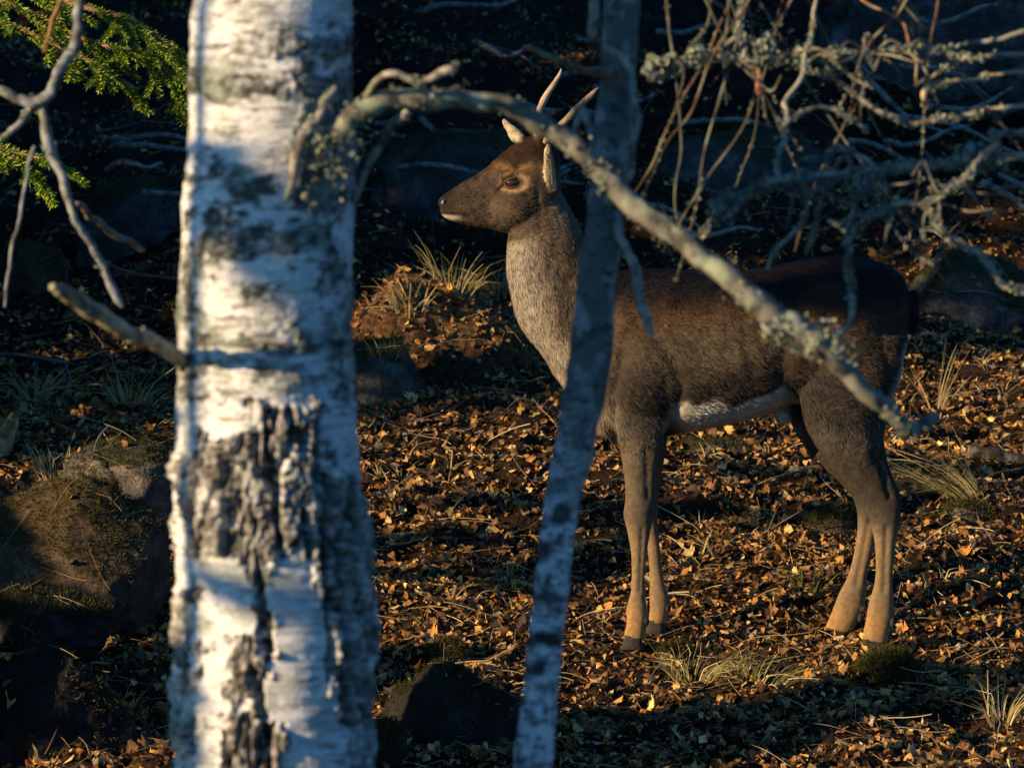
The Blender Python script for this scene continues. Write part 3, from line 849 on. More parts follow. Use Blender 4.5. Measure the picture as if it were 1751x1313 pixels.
i_ = np.arange(nr - 1)[:, None] * NS; j_ = np.arange(NS)[None]; k_ = (j_ + 1) % NS
TF = np.stack([i_ + j_, i_ + k_, i_ + NS + k_, i_ + NS + j_], -1).reshape(-1, 4)
birch_loc = np.array([cx[0], BY, base_z + .08])
birch = thing('birch_tree', 'thick white birch with dark fissured bark and one long arching branch', 'tree', birch_loc)
link('trunk', mesh_arrays('trunk', TV - birch_loc, TF, tc), BARK, birch)

# ------------------------------------------------------------------ branches and lichen
def lichen_mesh(P, rad, n, size, seed, spread=1.0):
    """crumpled lichen flakes sitting on a branch"""
    rg = np.random.default_rng(seed)
    L = len(P)
    nc = max(2, n // 18)
    cen = rg.integers(0, L, nc)
    parts = []
    idx = np.clip(cen[rg.integers(0, nc, n)] + rg.normal(0, 1.6, n), 0, L - 1).astype(int)
    d = rg.normal(size=(n, 3)); d /= np.linalg.norm(d, axis=1)[:, None]
    c = P[idx] + d * (rad[idx] * rg.uniform(.85, 1.0 + spread * .55, n))[:, None]
    s = size * .62 * rg.uniform(.35, 1.3, n)
    a = rg.normal(size=(n, 3)); a /= np.linalg.norm(a, axis=1)[:, None]
    b = np.cross(a, d); b /= np.linalg.norm(b, axis=1)[:, None] + 1e-9
    a = np.cross(b, d)
    k = np.linspace(0, 2 * math.pi, 6, endpoint=False)
    rim = c[:, None, :] + (a[:, None, :] * np.cos(k)[None, :, None] + b[:, None, :] * np.sin(k)[None, :, None]) * (s[:, None] * rg.uniform(.5, 1.2, (n, 6)))[:, :, None] \
        + d[:, None, :] * (s[:, None] * rg.uniform(-.2, .8, (n, 6)))[:, :, None]
    V = np.concatenate([c[:, None, :] - d[:, None, :] * (s * .3)[:, None, None], rim], 1).reshape(-1, 3)
    o = np.arange(n)[:, None] * 7
    F = np.concatenate([o + np.array([[0, 1 + q, 1 + (q + 1) % 6]]) for q in range(6)], 1).reshape(-1, 3)
    pal = np.array([(.25, .28, .20), (.18, .23, .20), (.31, .31, .19), (.22, .27, .26)])
    C = np.repeat(pal[rg.integers(0, 4, n)] * rg.uniform(.6, 1.2, n)[:, None], 7, 0)
    return V, F, C

def bark_col(P, pale, dark, seed, lich=.35):
    c = np.tile(np.array(pale), (len(P), 1)) * (1 + .6 * fbm(P * 70, 3, seed))[:, None]
    c = lerp(c, dark, smooth(-.02, .22, fbm(P * 38, 4, seed + 3)))
    c = lerp(c, (.30, .34, .22), smooth(.08, .28, fbm(P * 30, 4, seed + 7)) * lich)
    return np.clip(c, .012, .8)

def branch(name, root, pts, seed, parent=None, pale=(.30, .27, .22), dark=(.09, .075, .06), lich=0, lsize=.006, sides=10, n=60, jit=.004, lcol=.5):
    """pts: (u, v, y, radius in photo px)"""
    P = spline(np.array([[*at(u, v, y), r / ppm(y)] for u, v, y, r in pts]), n)
    q = P[:, :3] + np.stack([fbm(P[:, :3] * 14 + 5 * k, 3, seed + k) for k in range(3)], 1) * jit * 3
    q[0] = P[0, :3]
    rad = P[:, 3] * (1 + .18 * fbm(q * 30, 3, seed + 4))
    V, F = tube(q, rad, sides, True, .25, seed)
    o = link(name, mesh_arrays(name, V - np.array(root.location), F, bark_col(V, pale, dark, seed, lcol)), BARK, parent or root)
    if lich:
        V, F, C = lichen_mesh(q, rad, lich, lsize, seed)
        link('lichen', mesh_arrays('lichen', V - np.array(root.location), F, C, False), LICHEN, o, kind='stuff')
    return o

B = BY
arch = branch('branch', birch, [(u, v, y, r * .68) for u, v, y, r in [(540, 255, B - .05, 44), (575, 225, B - .07, 32), (620, 188, B - .07, 27), (700, 172, B - .06, 26), (780, 172, B - .04, 25), (860, 185, B - .02, 26), (930, 215, B, 27),
       (1000, 265, B, 27), (1060, 325, B, 27), (1130, 385, B - .02, 27), (1200, 440, B - .04, 27), (1270, 495, B - .05, 30), (1330, 545, B - .05, 34), (1400, 585, B - .05, 32), (1450, 640, B - .04, 26), (1510, 695, B - .02, 22), (1560, 735, B, 20), (1605, 722, B + .02, 12)]],
       301, None, (.17, .16, .125), (.055, .052, .046), 900, .006, 14, 150, .004, .8)
V, F, C = lichen_mesh(np.array([at(u, v, B - .05) for u, v in ((1330, 560), (1360, 575), (1390, 585), (1420, 575), (1440, 600))]), np.full(5, .015), 520, .0062, 5, 1.3)
link('lichen', mesh_arrays('lichen', V - birch_loc, F, C, False), LICHEN, arch, kind='stuff')
V, F, C = lichen_mesh(np.array([at(u, v, B - .10) for u, v in ((560, 250), (575, 270), (545, 285), (590, 255), (560, 300), (530, 335), (555, 360))]), np.full(7, .018), 420, .007, 6, 1.0)
link('lichen', mesh_arrays('lichen', V - birch_loc, F, C, False), LICHEN, birch, kind='stuff')
branch('twig', birch, [(575, 150, B - .12, 6), (545, 200, B - .14, 9), (515, 250, B - .14, 10), (500, 300, B - .13, 9), (490, 345, B - .12, 5)], 311, None, lich=90)
branch('twig', birch, [(605, 340, B - .03, 5), (640, 270, B - .03, 7), (680, 215, B - .05, 8), (700, 190, B - .06, 9)], 312, None, lich=60)
branch('dead_branch', birch, [(315, 625, B - .05, 13), (250, 580, B - .15, 14), (190, 545, B - .22, 15), (140, 520, B - .26, 15), (105, 503, B - .30, 13), (85, 494, B - .32, 7)], 313, None, (.42, .33, .20), (.13, .10, .07), 60, .005, 12, 60)
branch('twig', birch, [(610, 175, B - .04, 5), (660, 130, B - .1, 6), (720, 140, B - .1, 6), (760, 120, B - .1, 8), (775, 110, B - .1, 4)], 314, None, lich=50)
for k in range(10):                                                     # limbs of the crown, above the picture
    z = zt + .8 + k * .5
    a = k * 2.4
    p = np.array([birch_loc[0], BY, z]); d = np.array([math.cos(a), math.sin(a), .55])
    L = 1.9 - k * .11
    q = np.array([p + d * L * t + np.array([0, 0, -.5 * t * t]) for t in np.linspace(0, 1, 12)])
    V, F = tube(q, np.linspace(.028, .004, 12), 7)
    link('branch', mesh_arrays('branch', V - birch_loc, F, bark_col(V, (.3, .27, .22), (.09, .075, .06), 320 + k)), BARK, birch)

# ------------------------------------------------------------------ thin birch
TY = -5.38
tb_px = [(905, 1500, 40), (912, 1313, 37), (928, 1150, 33), (938, 1050, 33), (952, 930, 34), (965, 840, 34), (985, 745, 38), (1003, 650, 40), (1014, 560, 39), (1022, 470, 38), (1035, 380, 37), (1046, 260, 36), (1056, 130, 35), (1063, 0, 34), (1070, -140, 33)]
P = spline(np.array([[*at(u, v, TY), r * .90 / ppm(TY)] for u, v, r in tb_px]), 330)
gz0 = float(ground_z(np.array([P[0, 0]]), np.array([TY]))[0]) - .05
lowp = np.array([[P[0, 0] - .02 * t, TY, P[0, 2] + (gz0 - P[0, 2]) * t, P[0, 3] * (1 + .5 * t)] for t in np.linspace(1, .1, 10)])
hi = np.array([[P[-1, 0] + .10 * t + .03 * math.sin(4 * t), TY + .15 * t, P[-1, 2] + 3.6 * t, P[-1, 3] * (1 - .9 * t)] for t in np.linspace(.02, 1, 30)])
P = np.concatenate([lowp, P, hi])
V, F = tube(P[:, :3], P[:, 3] * (1 + .06 * fbm(P[:, :3] * 9, 3, 12)), 72, True, .16, 9)
uu, vv = px(V)
tcol = np.tile(np.array([.60, .60, .60]), (len(V), 1)) * (1 + .35 * fbm(V * np.array([40, 40, 60]), 3, 130))[:, None]
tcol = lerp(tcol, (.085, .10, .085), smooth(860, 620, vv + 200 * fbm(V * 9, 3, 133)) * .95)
tcol = lerp(tcol, (.10, .12, .105), smooth(.02, .22, fbm(V * np.array([26, 26, 34]), 5, 134, .65)) * .75)
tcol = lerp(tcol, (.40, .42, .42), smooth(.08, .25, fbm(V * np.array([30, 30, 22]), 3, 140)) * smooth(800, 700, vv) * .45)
tcol = lerp(tcol, (.05, .046, .045), smooth(.20, .30, fbm(V * np.array([30, 30, 60]), 5, 136, .65)) * .9)
tcol = lerp(tcol, (.12, .115, .11), smooth(.16, .3, fbm(V * np.array([30, 30, 240]), 3, 137)) * .8)
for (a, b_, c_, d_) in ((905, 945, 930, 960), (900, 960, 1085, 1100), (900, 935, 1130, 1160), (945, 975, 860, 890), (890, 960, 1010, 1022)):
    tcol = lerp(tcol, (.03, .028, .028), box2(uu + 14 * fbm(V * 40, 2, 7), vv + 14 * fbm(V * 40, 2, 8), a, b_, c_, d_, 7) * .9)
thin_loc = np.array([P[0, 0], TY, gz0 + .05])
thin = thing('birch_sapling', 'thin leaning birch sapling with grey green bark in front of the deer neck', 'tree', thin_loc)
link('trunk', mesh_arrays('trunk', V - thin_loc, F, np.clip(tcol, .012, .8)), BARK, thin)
T = TY
branch('twig', thin, [(1040, 350, T - .03, 8), (1080, 300, T - .05, 6), (1090, 230, T - .06, 6), (1075, 120, T - .05, 6), (1030, 80, T - .06, 9), (1015, 60, T - .08, 10), (1018, 0, T - .1, 8), (1020, -60, T - .12, 6)], 331, None, lich=120, lsize=.005)
branch('twig', thin, [(1045, 300, T - .03, 6), (1000, 200, T + .05, 7), (985, 230, T + .05, 4)], 332, None)
branch('twig', thin, [(1050, 360, T - .02, 6), (1075, 450, T - .06, 8), (1100, 540, T - .08, 9), (1110, 575, T - .09, 4)], 333, None)
branch('twig', thin, [(1055, 125, T - .03, 6), (1000, 125, T - .08, 6), (950, 105, T - .1, 6), (895, 84, T - .12, 4)], 334, None, (.22, .11, .05), (.10, .05, .03))

# ------------------------------------------------------------------ lichen clad bare tree beyond the right edge, its dead branches reach into the picture
LY = -5.05
lz = float(ground_z(np.array([1.25]), np.array([LY]))[0])
lt_loc = np.array([1.28, LY, lz])
lt = thing('dead_tree', 'bare lichen covered tree whose crooked dead branches hang over the deer back', 'tree', lt_loc)
P = np.array([[1.28 + .05 * math.sin(t * 5), LY + .04 * math.cos(t * 4), lz - .05 + 4.5 * t] for t in np.linspace(0, 1, 60)])
V, F = tube(P, np.linspace(.10, .02, 60), 18, True, .2, 5)
link('trunk', mesh_arrays('trunk', V - lt_loc, F, bark_col(V, (.24, .22, .19), (.07, .06, .05), 340, .8)), BARK, lt)
def LB(pts, seed, parent=None, lich=160, ls=.006, **k):
    return branch('branch' if parent is None else 'twig', lt, [(u, v, LY + dy, r * .52) for u, v, dy, r in pts], seed, parent, lich=int(lich * 1.6), lsize=ls, **k)
def trunk_in(v, dy=0.0):
    return (875.5 + 1.24 * ppm(LY), v, dy, 16)
b1 = LB([trunk_in(230), (1751, 268, -.1, 15), (1690, 275, -.12, 16), (1600, 282, -.12, 13), (1500, 292, -.1, 13), (1400, 298, -.1, 13), (1330, 308, -.12, 14), (1280, 338, -.12, 13), (1240, 365, -.1, 12), (1200, 405, -.1, 6)], 341, None, 900, .0075, n=120)
V, F, C = lichen_mesh(np.array([at(u, v, LY - .12) for u, v in ((1660, 270), (1680, 275), (1700, 270), (1470, 315), (1490, 310), (1250, 350), (1235, 362))]), np.full(7, .014), 420, .010, 15, 1.2)
link('lichen', mesh_arrays('lichen', V - lt_loc, F, C, False), LICHEN, b1, kind='stuff')
b2 = LB([trunk_in(60), (1700, 95, .1, 8), (1620, 84, .12, 8), (1540, 88, .12, 11), (1440, 92, .1, 12), (1380, 94, .1, 13), (1300, 100, .1, 13), (1220, 95, .1, 13), (1150, 112, .1, 13), (1105, 122, .1, 9)], 342, None, 900, .0075, n=110)
V, F, C = lichen_mesh(np.array([at(u, v, LY + .1) for u, v in ((1120, 118), (1150, 110), (1195, 100), (1310, 82), (1430, 100), (1380, 92))]), np.full(6, .012), 400, .010, 16, 1.2)
link('lichen', mesh_arrays('lichen', V - lt_loc, F, C, False), LICHEN, b2, kind='stuff')
b3 = LB([trunk_in(250, -.1), (1751, 225, -.2, 10), (1700, 250, -.2, 10), (1650, 300, -.2, 10), (1590, 345, -.2, 10), (1530, 352, -.2, 10), (1490, 370, -.2, 10), (1455, 420, -.2, 11), (1452, 460, -.2, 14), (1462, 500, -.22, 12), (1455, 550, -.24, 9), (1425, 580, -.26, 6)], 343, None, 330, .006, n=100)
b4 = LB([(1590, 360, -.2, 9), (1605, 385, -.2, 10), (1640, 420, -.2, 10), (1690, 450, -.2, 10), (1715, 485, -.2, 10), (1760, 500, -.2, 8)], 344, b3, 240)
LB([(1330, 308, -.12, 9), (1335, 240, -.05, 9), (1345, 180, 0, 9), (1370, 130, .05, 8), (1385, 60, .1, 8), (1400, -40, .1, 6)], 345, b1, 100)
LB([(1335, 240, -.05, 7), (1370, 195, -.02, 7), (1420, 190, 0, 6), (1465, 212, 0, 7), (1475, 220, 0, 5)], 346, b1, 80)
LB([trunk_in(120, .1), (1750, 128, .15, 8), (1680, 132, .12, 8), (1610, 142, .1, 8), (1572, 152, .1, 11), (1582, 185, .1, 7)], 347, None, 120, pale=(.40, .30, .18))
LB([trunk_in(170, .1), (1735, 185, .12, 9), (1670, 190, .12, 10), (1620, 198, .12, 10), (1560, 210, .12, 9), (1520, 195, .12, 8), (1450, 150, .12, 8), (1380, 120, .1, 8), (1360, 115, .1, 6)], 348, None, 300)
LB([(1500, 292, -.1, 8), (1440, 250, -.05, 8), (1420, 262, -.05, 8), (1415, 280, -.05, 4)], 349, b1, 120)
LB([(1270, 95, .1, 9), (1262, 60, .12, 9), (1270, 10, .12, 8), (1275, -60, .12, 6)], 350, b2, 160)
LB([(1220, 95, .1, 8), (1260, 62, .1, 9), (1310, 85, .1, 7)], 351, b2, 100)
LB([trunk_in(-40, .2), (1700, 70, .3, 9), (1640, 110, .3, 9), (1560, 150, .35, 8)], 352, None, 100, pale=(.2, .22, .2))
LB([(1375, 300, -.1, 6), (1380, 350, -.1, 7), (1365, 390, -.1, 8), (1330, 430, -.1, 8), (1310, 460, -.1, 5)], 353, b1, 40)
LB([(1420, 300, -.1, 5), (1400, 370, -.1, 7), (1380, 430, -.1, 7)], 354, b1, 20, pale=(.2, .13, .08))
LB([(1480, 310, -.1, 6), (1460, 360, -.12, 8), (1445, 390, -.14, 7), (1440, 420, -.18, 6)], 355, b1, 40)
LB([trunk_in(300, 0), (1740, 320, .05, 5), (1690, 370, .1, 6), (1640, 310, .1, 6), (1600, 330, .1, 3)], 356, None, 30, pale=(.22, .17, .12))
LB([trunk_in(-100, .3), (1530, -20, .3, 5), (1545, 50, .28, 5), (1570, 150, .28, 5)], 357, None, 0, pale=(.3, .14, .06), dark=(.14, .07, .04))
LB([(1300, 100, .1, 6), (1295, 150, .1, 9), (1300, 158, .1, 8), (1320, 150, .12, 6)], 358, b2, 0, pale=(.24, .10, .05), dark=(.12, .06, .04))
rg = np.random.default_rng(5)
for k in range(48):                                                     # fine side twigs
    host = [b1, b2, b3][k % 3]
    line = [[(1700, 274), (1600, 282), (1500, 292), (1400, 298), (1330, 308)], [(1600, 86), (1500, 90), (1400, 93), (1300, 100), (1200, 98)], [(1640, 305), (1590, 345), (1530, 352), (1490, 370)]][k % 3]
    i = rg.integers(0, len(line) - 1); f = rg.random()
    u = line[i][0] * (1 - f) + line[i + 1][0] * f; v = line[i][1] * (1 - f) + line[i + 1][1] * f
    dy = [-.1, .1, -.2][k % 3]
    pts = [(u, v, dy, 5.5)]
    ang = rg.uniform(0, 6.28)
    for s in range(4):
        ang += rg.normal(0, .28)
        u += math.cos(ang) * 36; v += abs(math.sin(ang)) * 30 * (1 if rg.random() < .75 else -1); dy += rg.normal(0, .03)
        pts.append((u, v, dy, 4.2 - .7 * s))
    LB(pts, 360 + k, host, 26 if rg.random() < .6 else 0, .005, sides=6, n=24, jit=.0012, pale=(.15, .12, .09))

ub = LB([trunk_in(-230, .1), (1650, -120, .1, 14), (1500, -90, .15, 13), (1350, -80, .15, 11), (1200, -70, .15, 9), (1090, -60, .15, 6)], 480, None, 120, n=60)
for k in range(20):                                                     # tangle of fine twigs hanging from it
    u = rg.uniform(1130, 1730); v = np.interp(u, [1090, 1200, 1350, 1500, 1650], [-60, -70, -80, -90, -120]); dy = rg.uniform(.05, .25)
    pts = [(u, v, dy if False else .14, 6)]
    L = rg.uniform(160, 560); lean = rg.normal(.1, .4) + max(0, (1250 - u) / 400)
    for s_ in range(1, 6):
        pts.append((u + lean * L * s_ / 5 + rg.normal(0, 6), v + L * s_ / 5 + rg.normal(0, 8), .14 + (dy - .14) * s_ / 5 * 3, 5.6 - .7 * s_))
    LB(pts, 481 + k, ub, int(rg.integers(0, 40)), .005, sides=6, n=30, jit=.0008, pale=[(.12, .105, .085), (.13, .075, .042), (.11, .12, .11)][k % 3], dark=(.05, .04, .032))

# ------------------------------------------------------------------ bare grey sapling at the left edge
SY = -4.8
sz = float(ground_z(np.array([-1.1]), np.array([SY]))[0])
sx = at(-160, 800, SY)[0]
sp_loc = np.array([sx, SY, sz])
sp = thing('bare_sapling', 'bare grey sapling with smooth forked twigs beside the spruce sprays', 'tree', sp_loc)
P = np.array([[sx + .03 * math.sin(t * 6), SY, sz - .05 + 2.6 * t] for t in np.linspace(0, 1, 40)])
V, F = tube(P, np.linspace(.028, .012, 40), 12, True, .1, 5)
link('trunk', mesh_arrays('trunk', V - sp_loc, F, bark_col(V, (.2, .2, .2), (.09, .085, .08), 400, .3)), BARK, sp)
GP = dict(pale=(.20, .21, .22), dark=(.09, .085, .08))
sb = branch('branch', sp, [(-150, 160, SY, 10.6), (-60, 158, SY, 8.6), (0, 160, SY - .02, 7.9), (35, 170, SY - .02, 9.2), (60, 172, SY - .02, 11.2), (90, 140, SY - .02, 9.9), (118, 95, SY, 9.2), (134, 55, SY, 9.2), (132, 0, SY, 8.6), (128, -60, SY, 7.9)], 401, None, lich=40, n=90, **GP)
branch('twig', sp, [(58, 175, SY - .02, 7.9), (72, 200, SY - .02, 7.9), (82, 250, SY - .03, 9.2), (105, 300, SY - .03, 7.9), (122, 345, SY - .03, 7.3), (150, 410, SY - .02, 6.6), (180, 465, SY, 7.3), (200, 510, SY, 7.3), (208, 525, SY, 3.3)], 402, sb, lich=40, n=80, **GP)
branch('twig', sp, [(50, 180, SY - .02, 6.6), (30, 210, SY - .02, 5.9), (0, 235, SY - .02, 5.3), (-40, 260, SY, 4.0)], 403, sb, lich=20, n=40, **GP)
branch('twig', sp, [(130, 350, SY - .03, 4.6), (165, 380, SY + .05, 5.9), (205, 405, SY + .1, 5.9), (245, 425, SY + .15, 4.0)], 404, sb, n=40, pale=(.30, .2, .14), dark=(.14, .1, .07))
branch('twig', sp, [(60, 250, SY, 3.3), (40, 330, SY, 3.3), (20, 420, SY, 3.3), (10, 520, SY, 2.6)], 405, sb, n=40, **GP)
branch('twig', sp, [(75, 90, SY + .1, 2.6), (90, 40, SY + .1, 4.0), (108, -20, SY + .1, 4.0)], 406, sb, n=30, pale=(.25, .12, .06), dark=(.12, .06, .03))

# ------------------------------------------------------------------ spruces
def needles(P, rad, n, ln, seed, wid=.0015):
    """flat needles standing round a twig"""
    rg = np.random.default_rng(seed)
    idx = rg.uniform(0, len(P) - 1.001, n); i = idx.astype(int); f = (idx - i)[:, None]
    c = P[i] * (1 - f) + P[i + 1] * f
    T = P[i + 1] - P[i]; T /= np.linalg.norm(T, axis=1)[:, None] + 1e-9
    d = rg.normal(size=(n, 3)); d -= T * (d * T).sum(1)[:, None]; d /= np.linalg.norm(d, axis=1)[:, None] + 1e-9
    d[:, 2] = np.where(d[:, 2] < 0, d[:, 2] * .5, d[:, 2])
    d = d + T * rg.uniform(.5, 1.0, n)[:, None]; d /= np.linalg.norm(d, axis=1)[:, None]
    L = ln * rg.uniform(.7, 1.2, n)
    s = np.cross(d, rg.normal(size=(n, 3))); s /= np.linalg.norm(s, axis=1)[:, None] + 1e-9
    s *= wid
    tip = c + d * L[:, None]; mid = c + d * (L * .55)[:, None]
    V = np.stack([c - s * .5, c + s * .5, mid + s, mid - s, tip], 1).reshape(-1, 3)
    o = np.arange(n)[:, None] * 5
    F = np.concatenate([o + np.array([[0, 1, 2]]), o + np.array([[0, 2, 3]]), o + np.array([[3, 2, 4]])], 1).reshape(-1, 3)
    pal = np.array([(.11, .21, .012), (.17, .27, .014), (.27, .31, .02), (.05, .11, .012)])
    C = np.repeat(pal[rg.integers(0, 4, n)] * rg.uniform(.7, 1.3, n)[:, None], 5, 0)
    return V, F, C

def spray(root, parent, pts, seed, side=9, slen=.14, ln=.015, dens=1250, name='branch'):
    """a spruce branch: axis with needled side shoots"""
    rg = np.random.default_rng(seed)
    P = spline(np.array([[*at(u, v, y), r / ppm(y)] for u, v, y, r in pts]), 50)
    q, rad = P[:, :3], P[:, 3]
    tubes = [tube(q, rad, 7)]
    L = np.linalg.norm(np.diff(q, axis=0), axis=1).sum()
    nd = [needles(q[15:], rad, int(L * dens * .6), ln, seed)]
    for k in range(side):
        i = int(10 + 38 * (k + rg.random() * .6) / side)
        t = q[min(i + 1, 49)] - q[i]; t /= np.linalg.norm(t)
        s = np.cross(t, [0, 0, 1]); s /= np.linalg.norm(s)
        sg = 1 if k % 2 else -1
        d = t * .75 + s * sg * rg.uniform(.2, .8) + np.array([0, 0, rg.uniform(-.35, .1)])
        d /= np.linalg.norm(d)
        LL = slen * rg.uniform(.6, 1.2) * (1 - .5 * i / 50)
        e = np.array([q[i] + d * LL * x + np.array([0, 0, -.15 * LL * x * x]) for x in np.linspace(0, 1, 12)])
        tubes.append(tube(e, np.linspace(.0022, .001, 12), 5, False))
        nd.append(needles(e, None, int(LL * dens * 1.3), ln, seed * 50 + k))
        for kk in range(2):
            j = 4 + kk * 3
            d2 = d * .8 + np.cross(d, [0, 0, 1]) * (1 if kk else -1) * .7 + np.array([0, 0, -.2]); d2 /= np.linalg.norm(d2)
            l2 = LL * .45
            e2 = np.array([e[j] + d2 * l2 * x for x in np.linspace(0, 1, 8)])
            tubes.append(tube(e2, np.linspace(.0016, .0008, 8), 5, False))
            nd.append(needles(e2, None, int(l2 * dens * 1.3), ln, seed * 90 + k * 2 + kk))
    V, F, _ = join(tubes)
    o = link(name, mesh_arrays(name, V - np.array(root.location), F, np.tile(np.array([.20, .12, .055]), (len(V), 1))), BARK, parent)
    V, F, C = join(nd)
    link('needles', mesh_arrays('needles', V - np.array(root.location), F, C), NEEDLE, o, kind='stuff')

def crown_mesh(h, rmax, z0, seed, nb=150, gap=None):
    """spruce crown: drooping boughs, each a flat feathered fan of many slim shoots"""
    rg = np.random.default_rng(seed)
    Vs, Fs, Cs, n = [], [], [], 0
    for b in range(nb):
        t = (b + rg.random()) / nb
        z = z0 + (h - z0) * t
        L = rmax * (1 - t) ** .75 * rg.uniform(.75, 1.1) + .12
        a = b * 2.39996 + rg.normal(0, .2)
        d = np.array([math.cos(a), math.sin(a), 0]); s = np.array([-d[1], d[0], 0])
        m = int(16 + 34 * L)
        for k in range(m):
            x = (k + .5) / m
            p = d * L * x + np.array([0, 0, z - .22 * L * x - .12 * L * x * x + .10 * L * x ** 4])
            sl = (.10 + .30 * L * (1 - x) * min(1, x * 4)) * rg.uniform(.6, 1.1)
            for sg in (-1, 1):
                dd = d * .7 + s * sg * .75 + np.array([0, 0, rg.uniform(-.5, -.05)])
                w_ = np.cross(dd, rg.normal(size=3)); w_ = w_ / (np.linalg.norm(w_) + 1e-9) * .016
                e = p + dd * sl
                Vs += [p - w_ * .6, p + w_ * .6, p + dd * sl * .6 + w_, p + dd * sl * .6 - w_, e]
                Fs += [(n, n + 1, n + 2), (n, n + 2, n + 3), (n + 3, n + 2, n + 4)]
                c = np.array([.035, .060, .012]) * rg.uniform(.6, 1.5)
                Cs += [c] * 5
                n += 5
    return mesh_arrays('crown', np.array(Vs), np.array(Fs), np.array(Cs))

def spruce_trunk(h, r):
    P = np.array([[.02 * math.sin(t * 7), .02 * math.cos(t * 5), -.15 + (h + .1) * t] for t in np.linspace(0, 1, 40)])
    V, F = tube(P, np.linspace(r, .01, 40) + r * .4 * np.exp(-np.linspace(0, 40, 40)), 14, True, .15, 8)
    c = np.tile(np.array([.085, .055, .038]), (len(V), 1)) * (1 + .5 * fbm(V * 20, 3, 9))[:, None]
    return mesh_arrays('trunk', V, F, np.clip(c, .01, .5))

def plant_spruce(x, y, crown, trunk, label, group=None, rot=0, s=1.0):
    z = float(ground_z(np.array([x]), np.array([y]))[0])
    t = thing('spruce_tree', label, 'tree', (x, y, z), group)
    t.rotation_euler = (0, 0, rot); t.scale = (s, s, s)
    link('trunk', trunk, BARK, t); link('crown', crown, NEEDLE, t)
    return t

# the spruce on the left, its sprays come into the picture
spz = float(ground_z(np.array([-2.35]), np.array([1.3]))[0])
st = thing('spruce_tree', 'green spruce at the left whose sunlit sprays hang beside the thick birch', 'tree', (-2.35, 1.3, spz))
link('trunk', spruce_trunk(4.5, .08), BARK, st)
link('crown', crown_mesh(4.5, .65, 1.7, 41, 60), NEEDLE, st)
YS = 0.6
spray(st, st, [(-330, -160, YS + .5, 7), (-60, -60, YS + .2, 6), (120, 5, YS, 5), (230, 40, YS - .1, 4), (330, 110, YS - .2, 3), (360, 170, YS - .2, 2)], 501, 16, .22)
spray(st, st, [(-330, -120, YS + .4, 7), (0, 0, YS + .2, 5), (150, 70, YS + .1, 4), (260, 100, YS, 3), (320, 190, YS, 2)], 502, 14, .20)
spray(st, st, [(-330, -60, YS + .4, 7), (-50, 20, YS + .2, 5), (80, 70, YS + .1, 4), (180, 120, YS, 3), (250, 180, YS, 2)], 503, 11, .14)
spray(st, st, [(-330, 120, YS - .3, 7), (-120, 200, YS - .6, 5), (-20, 250, YS - .8, 4), (40, 285, YS - .9, 3), (85, 330, YS - .9, 2)], 504, 10, .12)
spray(st, st, [(-330, 60, YS - .2, 7), (-120, 170, YS - .6, 5), (0, 250, YS - .8, 4), (80, 275, YS - .9, 3), (130, 300, YS - .9, 2)], 505, 8, .08)

# ------------------------------------------------------------------ unseen trees beyond the left edge, placed to shade the bank and dapple the deer
def conifer_at(a, x):
    """place along the sun: a = distance across the sunlight"""
    hx, hy = -math.cos(SUN_AZ), math.sin(SUN_AZ)
    return (a - hx * x) / hy
CM = crown_mesh(6.2, 1.25, .15, 61, 150)
TM = spruce_trunk(6.2, .10)
HT = spruce_trunk(5.5, .05)
rgs = np.random.default_rng(3)
for k, (a, x, s) in enumerate([(2.02, -3.3, .40), (4.0, -4.4, 1.0), (4.6, -5.2, 1.05), (5.7, -4.6, 1.1), (6.8, -5.4, 1.1), (7.9, -4.8, 1.1), (3.9, -6.6, 1.1), (5.2, -7.0, 1.2), (6.3, -7.4, 1.2), (9.0, -5.0, 1.2), (7.4, -8.2, 1.3)]):
    plant_spruce(x, conifer_at(a, x), CM, TM, 'dark spruce in the stand beyond the left edge of the slope', 'spruces shading the bank', rgs.uniform(0, 6.28), s)
HIGH = crown_mesh(5.5, .52, 2.94, 63, 260)
plant_spruce(-4.0, conifer_at(-.70, -4.0), HIGH, spruce_trunk(5.5, .09), 'unseen spruce with a bare lower stem added to shade the deer back', None, .4)  # added with a raised crown that shades the deer's back
plant_spruce(-5.0, conifer_at(2.62, -5.0), HIGH, HT, 'unseen slim spruce added beside the dark stand to shade the upper bank', None, 1.9)  # added to close a sunlit gap high on the bank

# ------------------------------------------------------------------ helpers for things on the ground
def hit(u, v, rocks=True):
    d = FW + np.array([1., 0, 0]) * (u - 875.5) / FPX + UP * (656.5 - v) / FPX
    o, d = Vector(CAM), Vector(d).normalized()
    h = gb.ray_cast(o, d); r = rb.ray_cast(o, d)
    if rocks and r[0] is not None and (h[0] is None or r[3] < h[3]):
        return np.array(r[0])
    return np.array(h[0])

def in_view(x, y, z, m=0):
    u, v = px(np.array([x, y, z]))
    return -m < u < 1751 + m and -m < v < 1313 + m, u, v

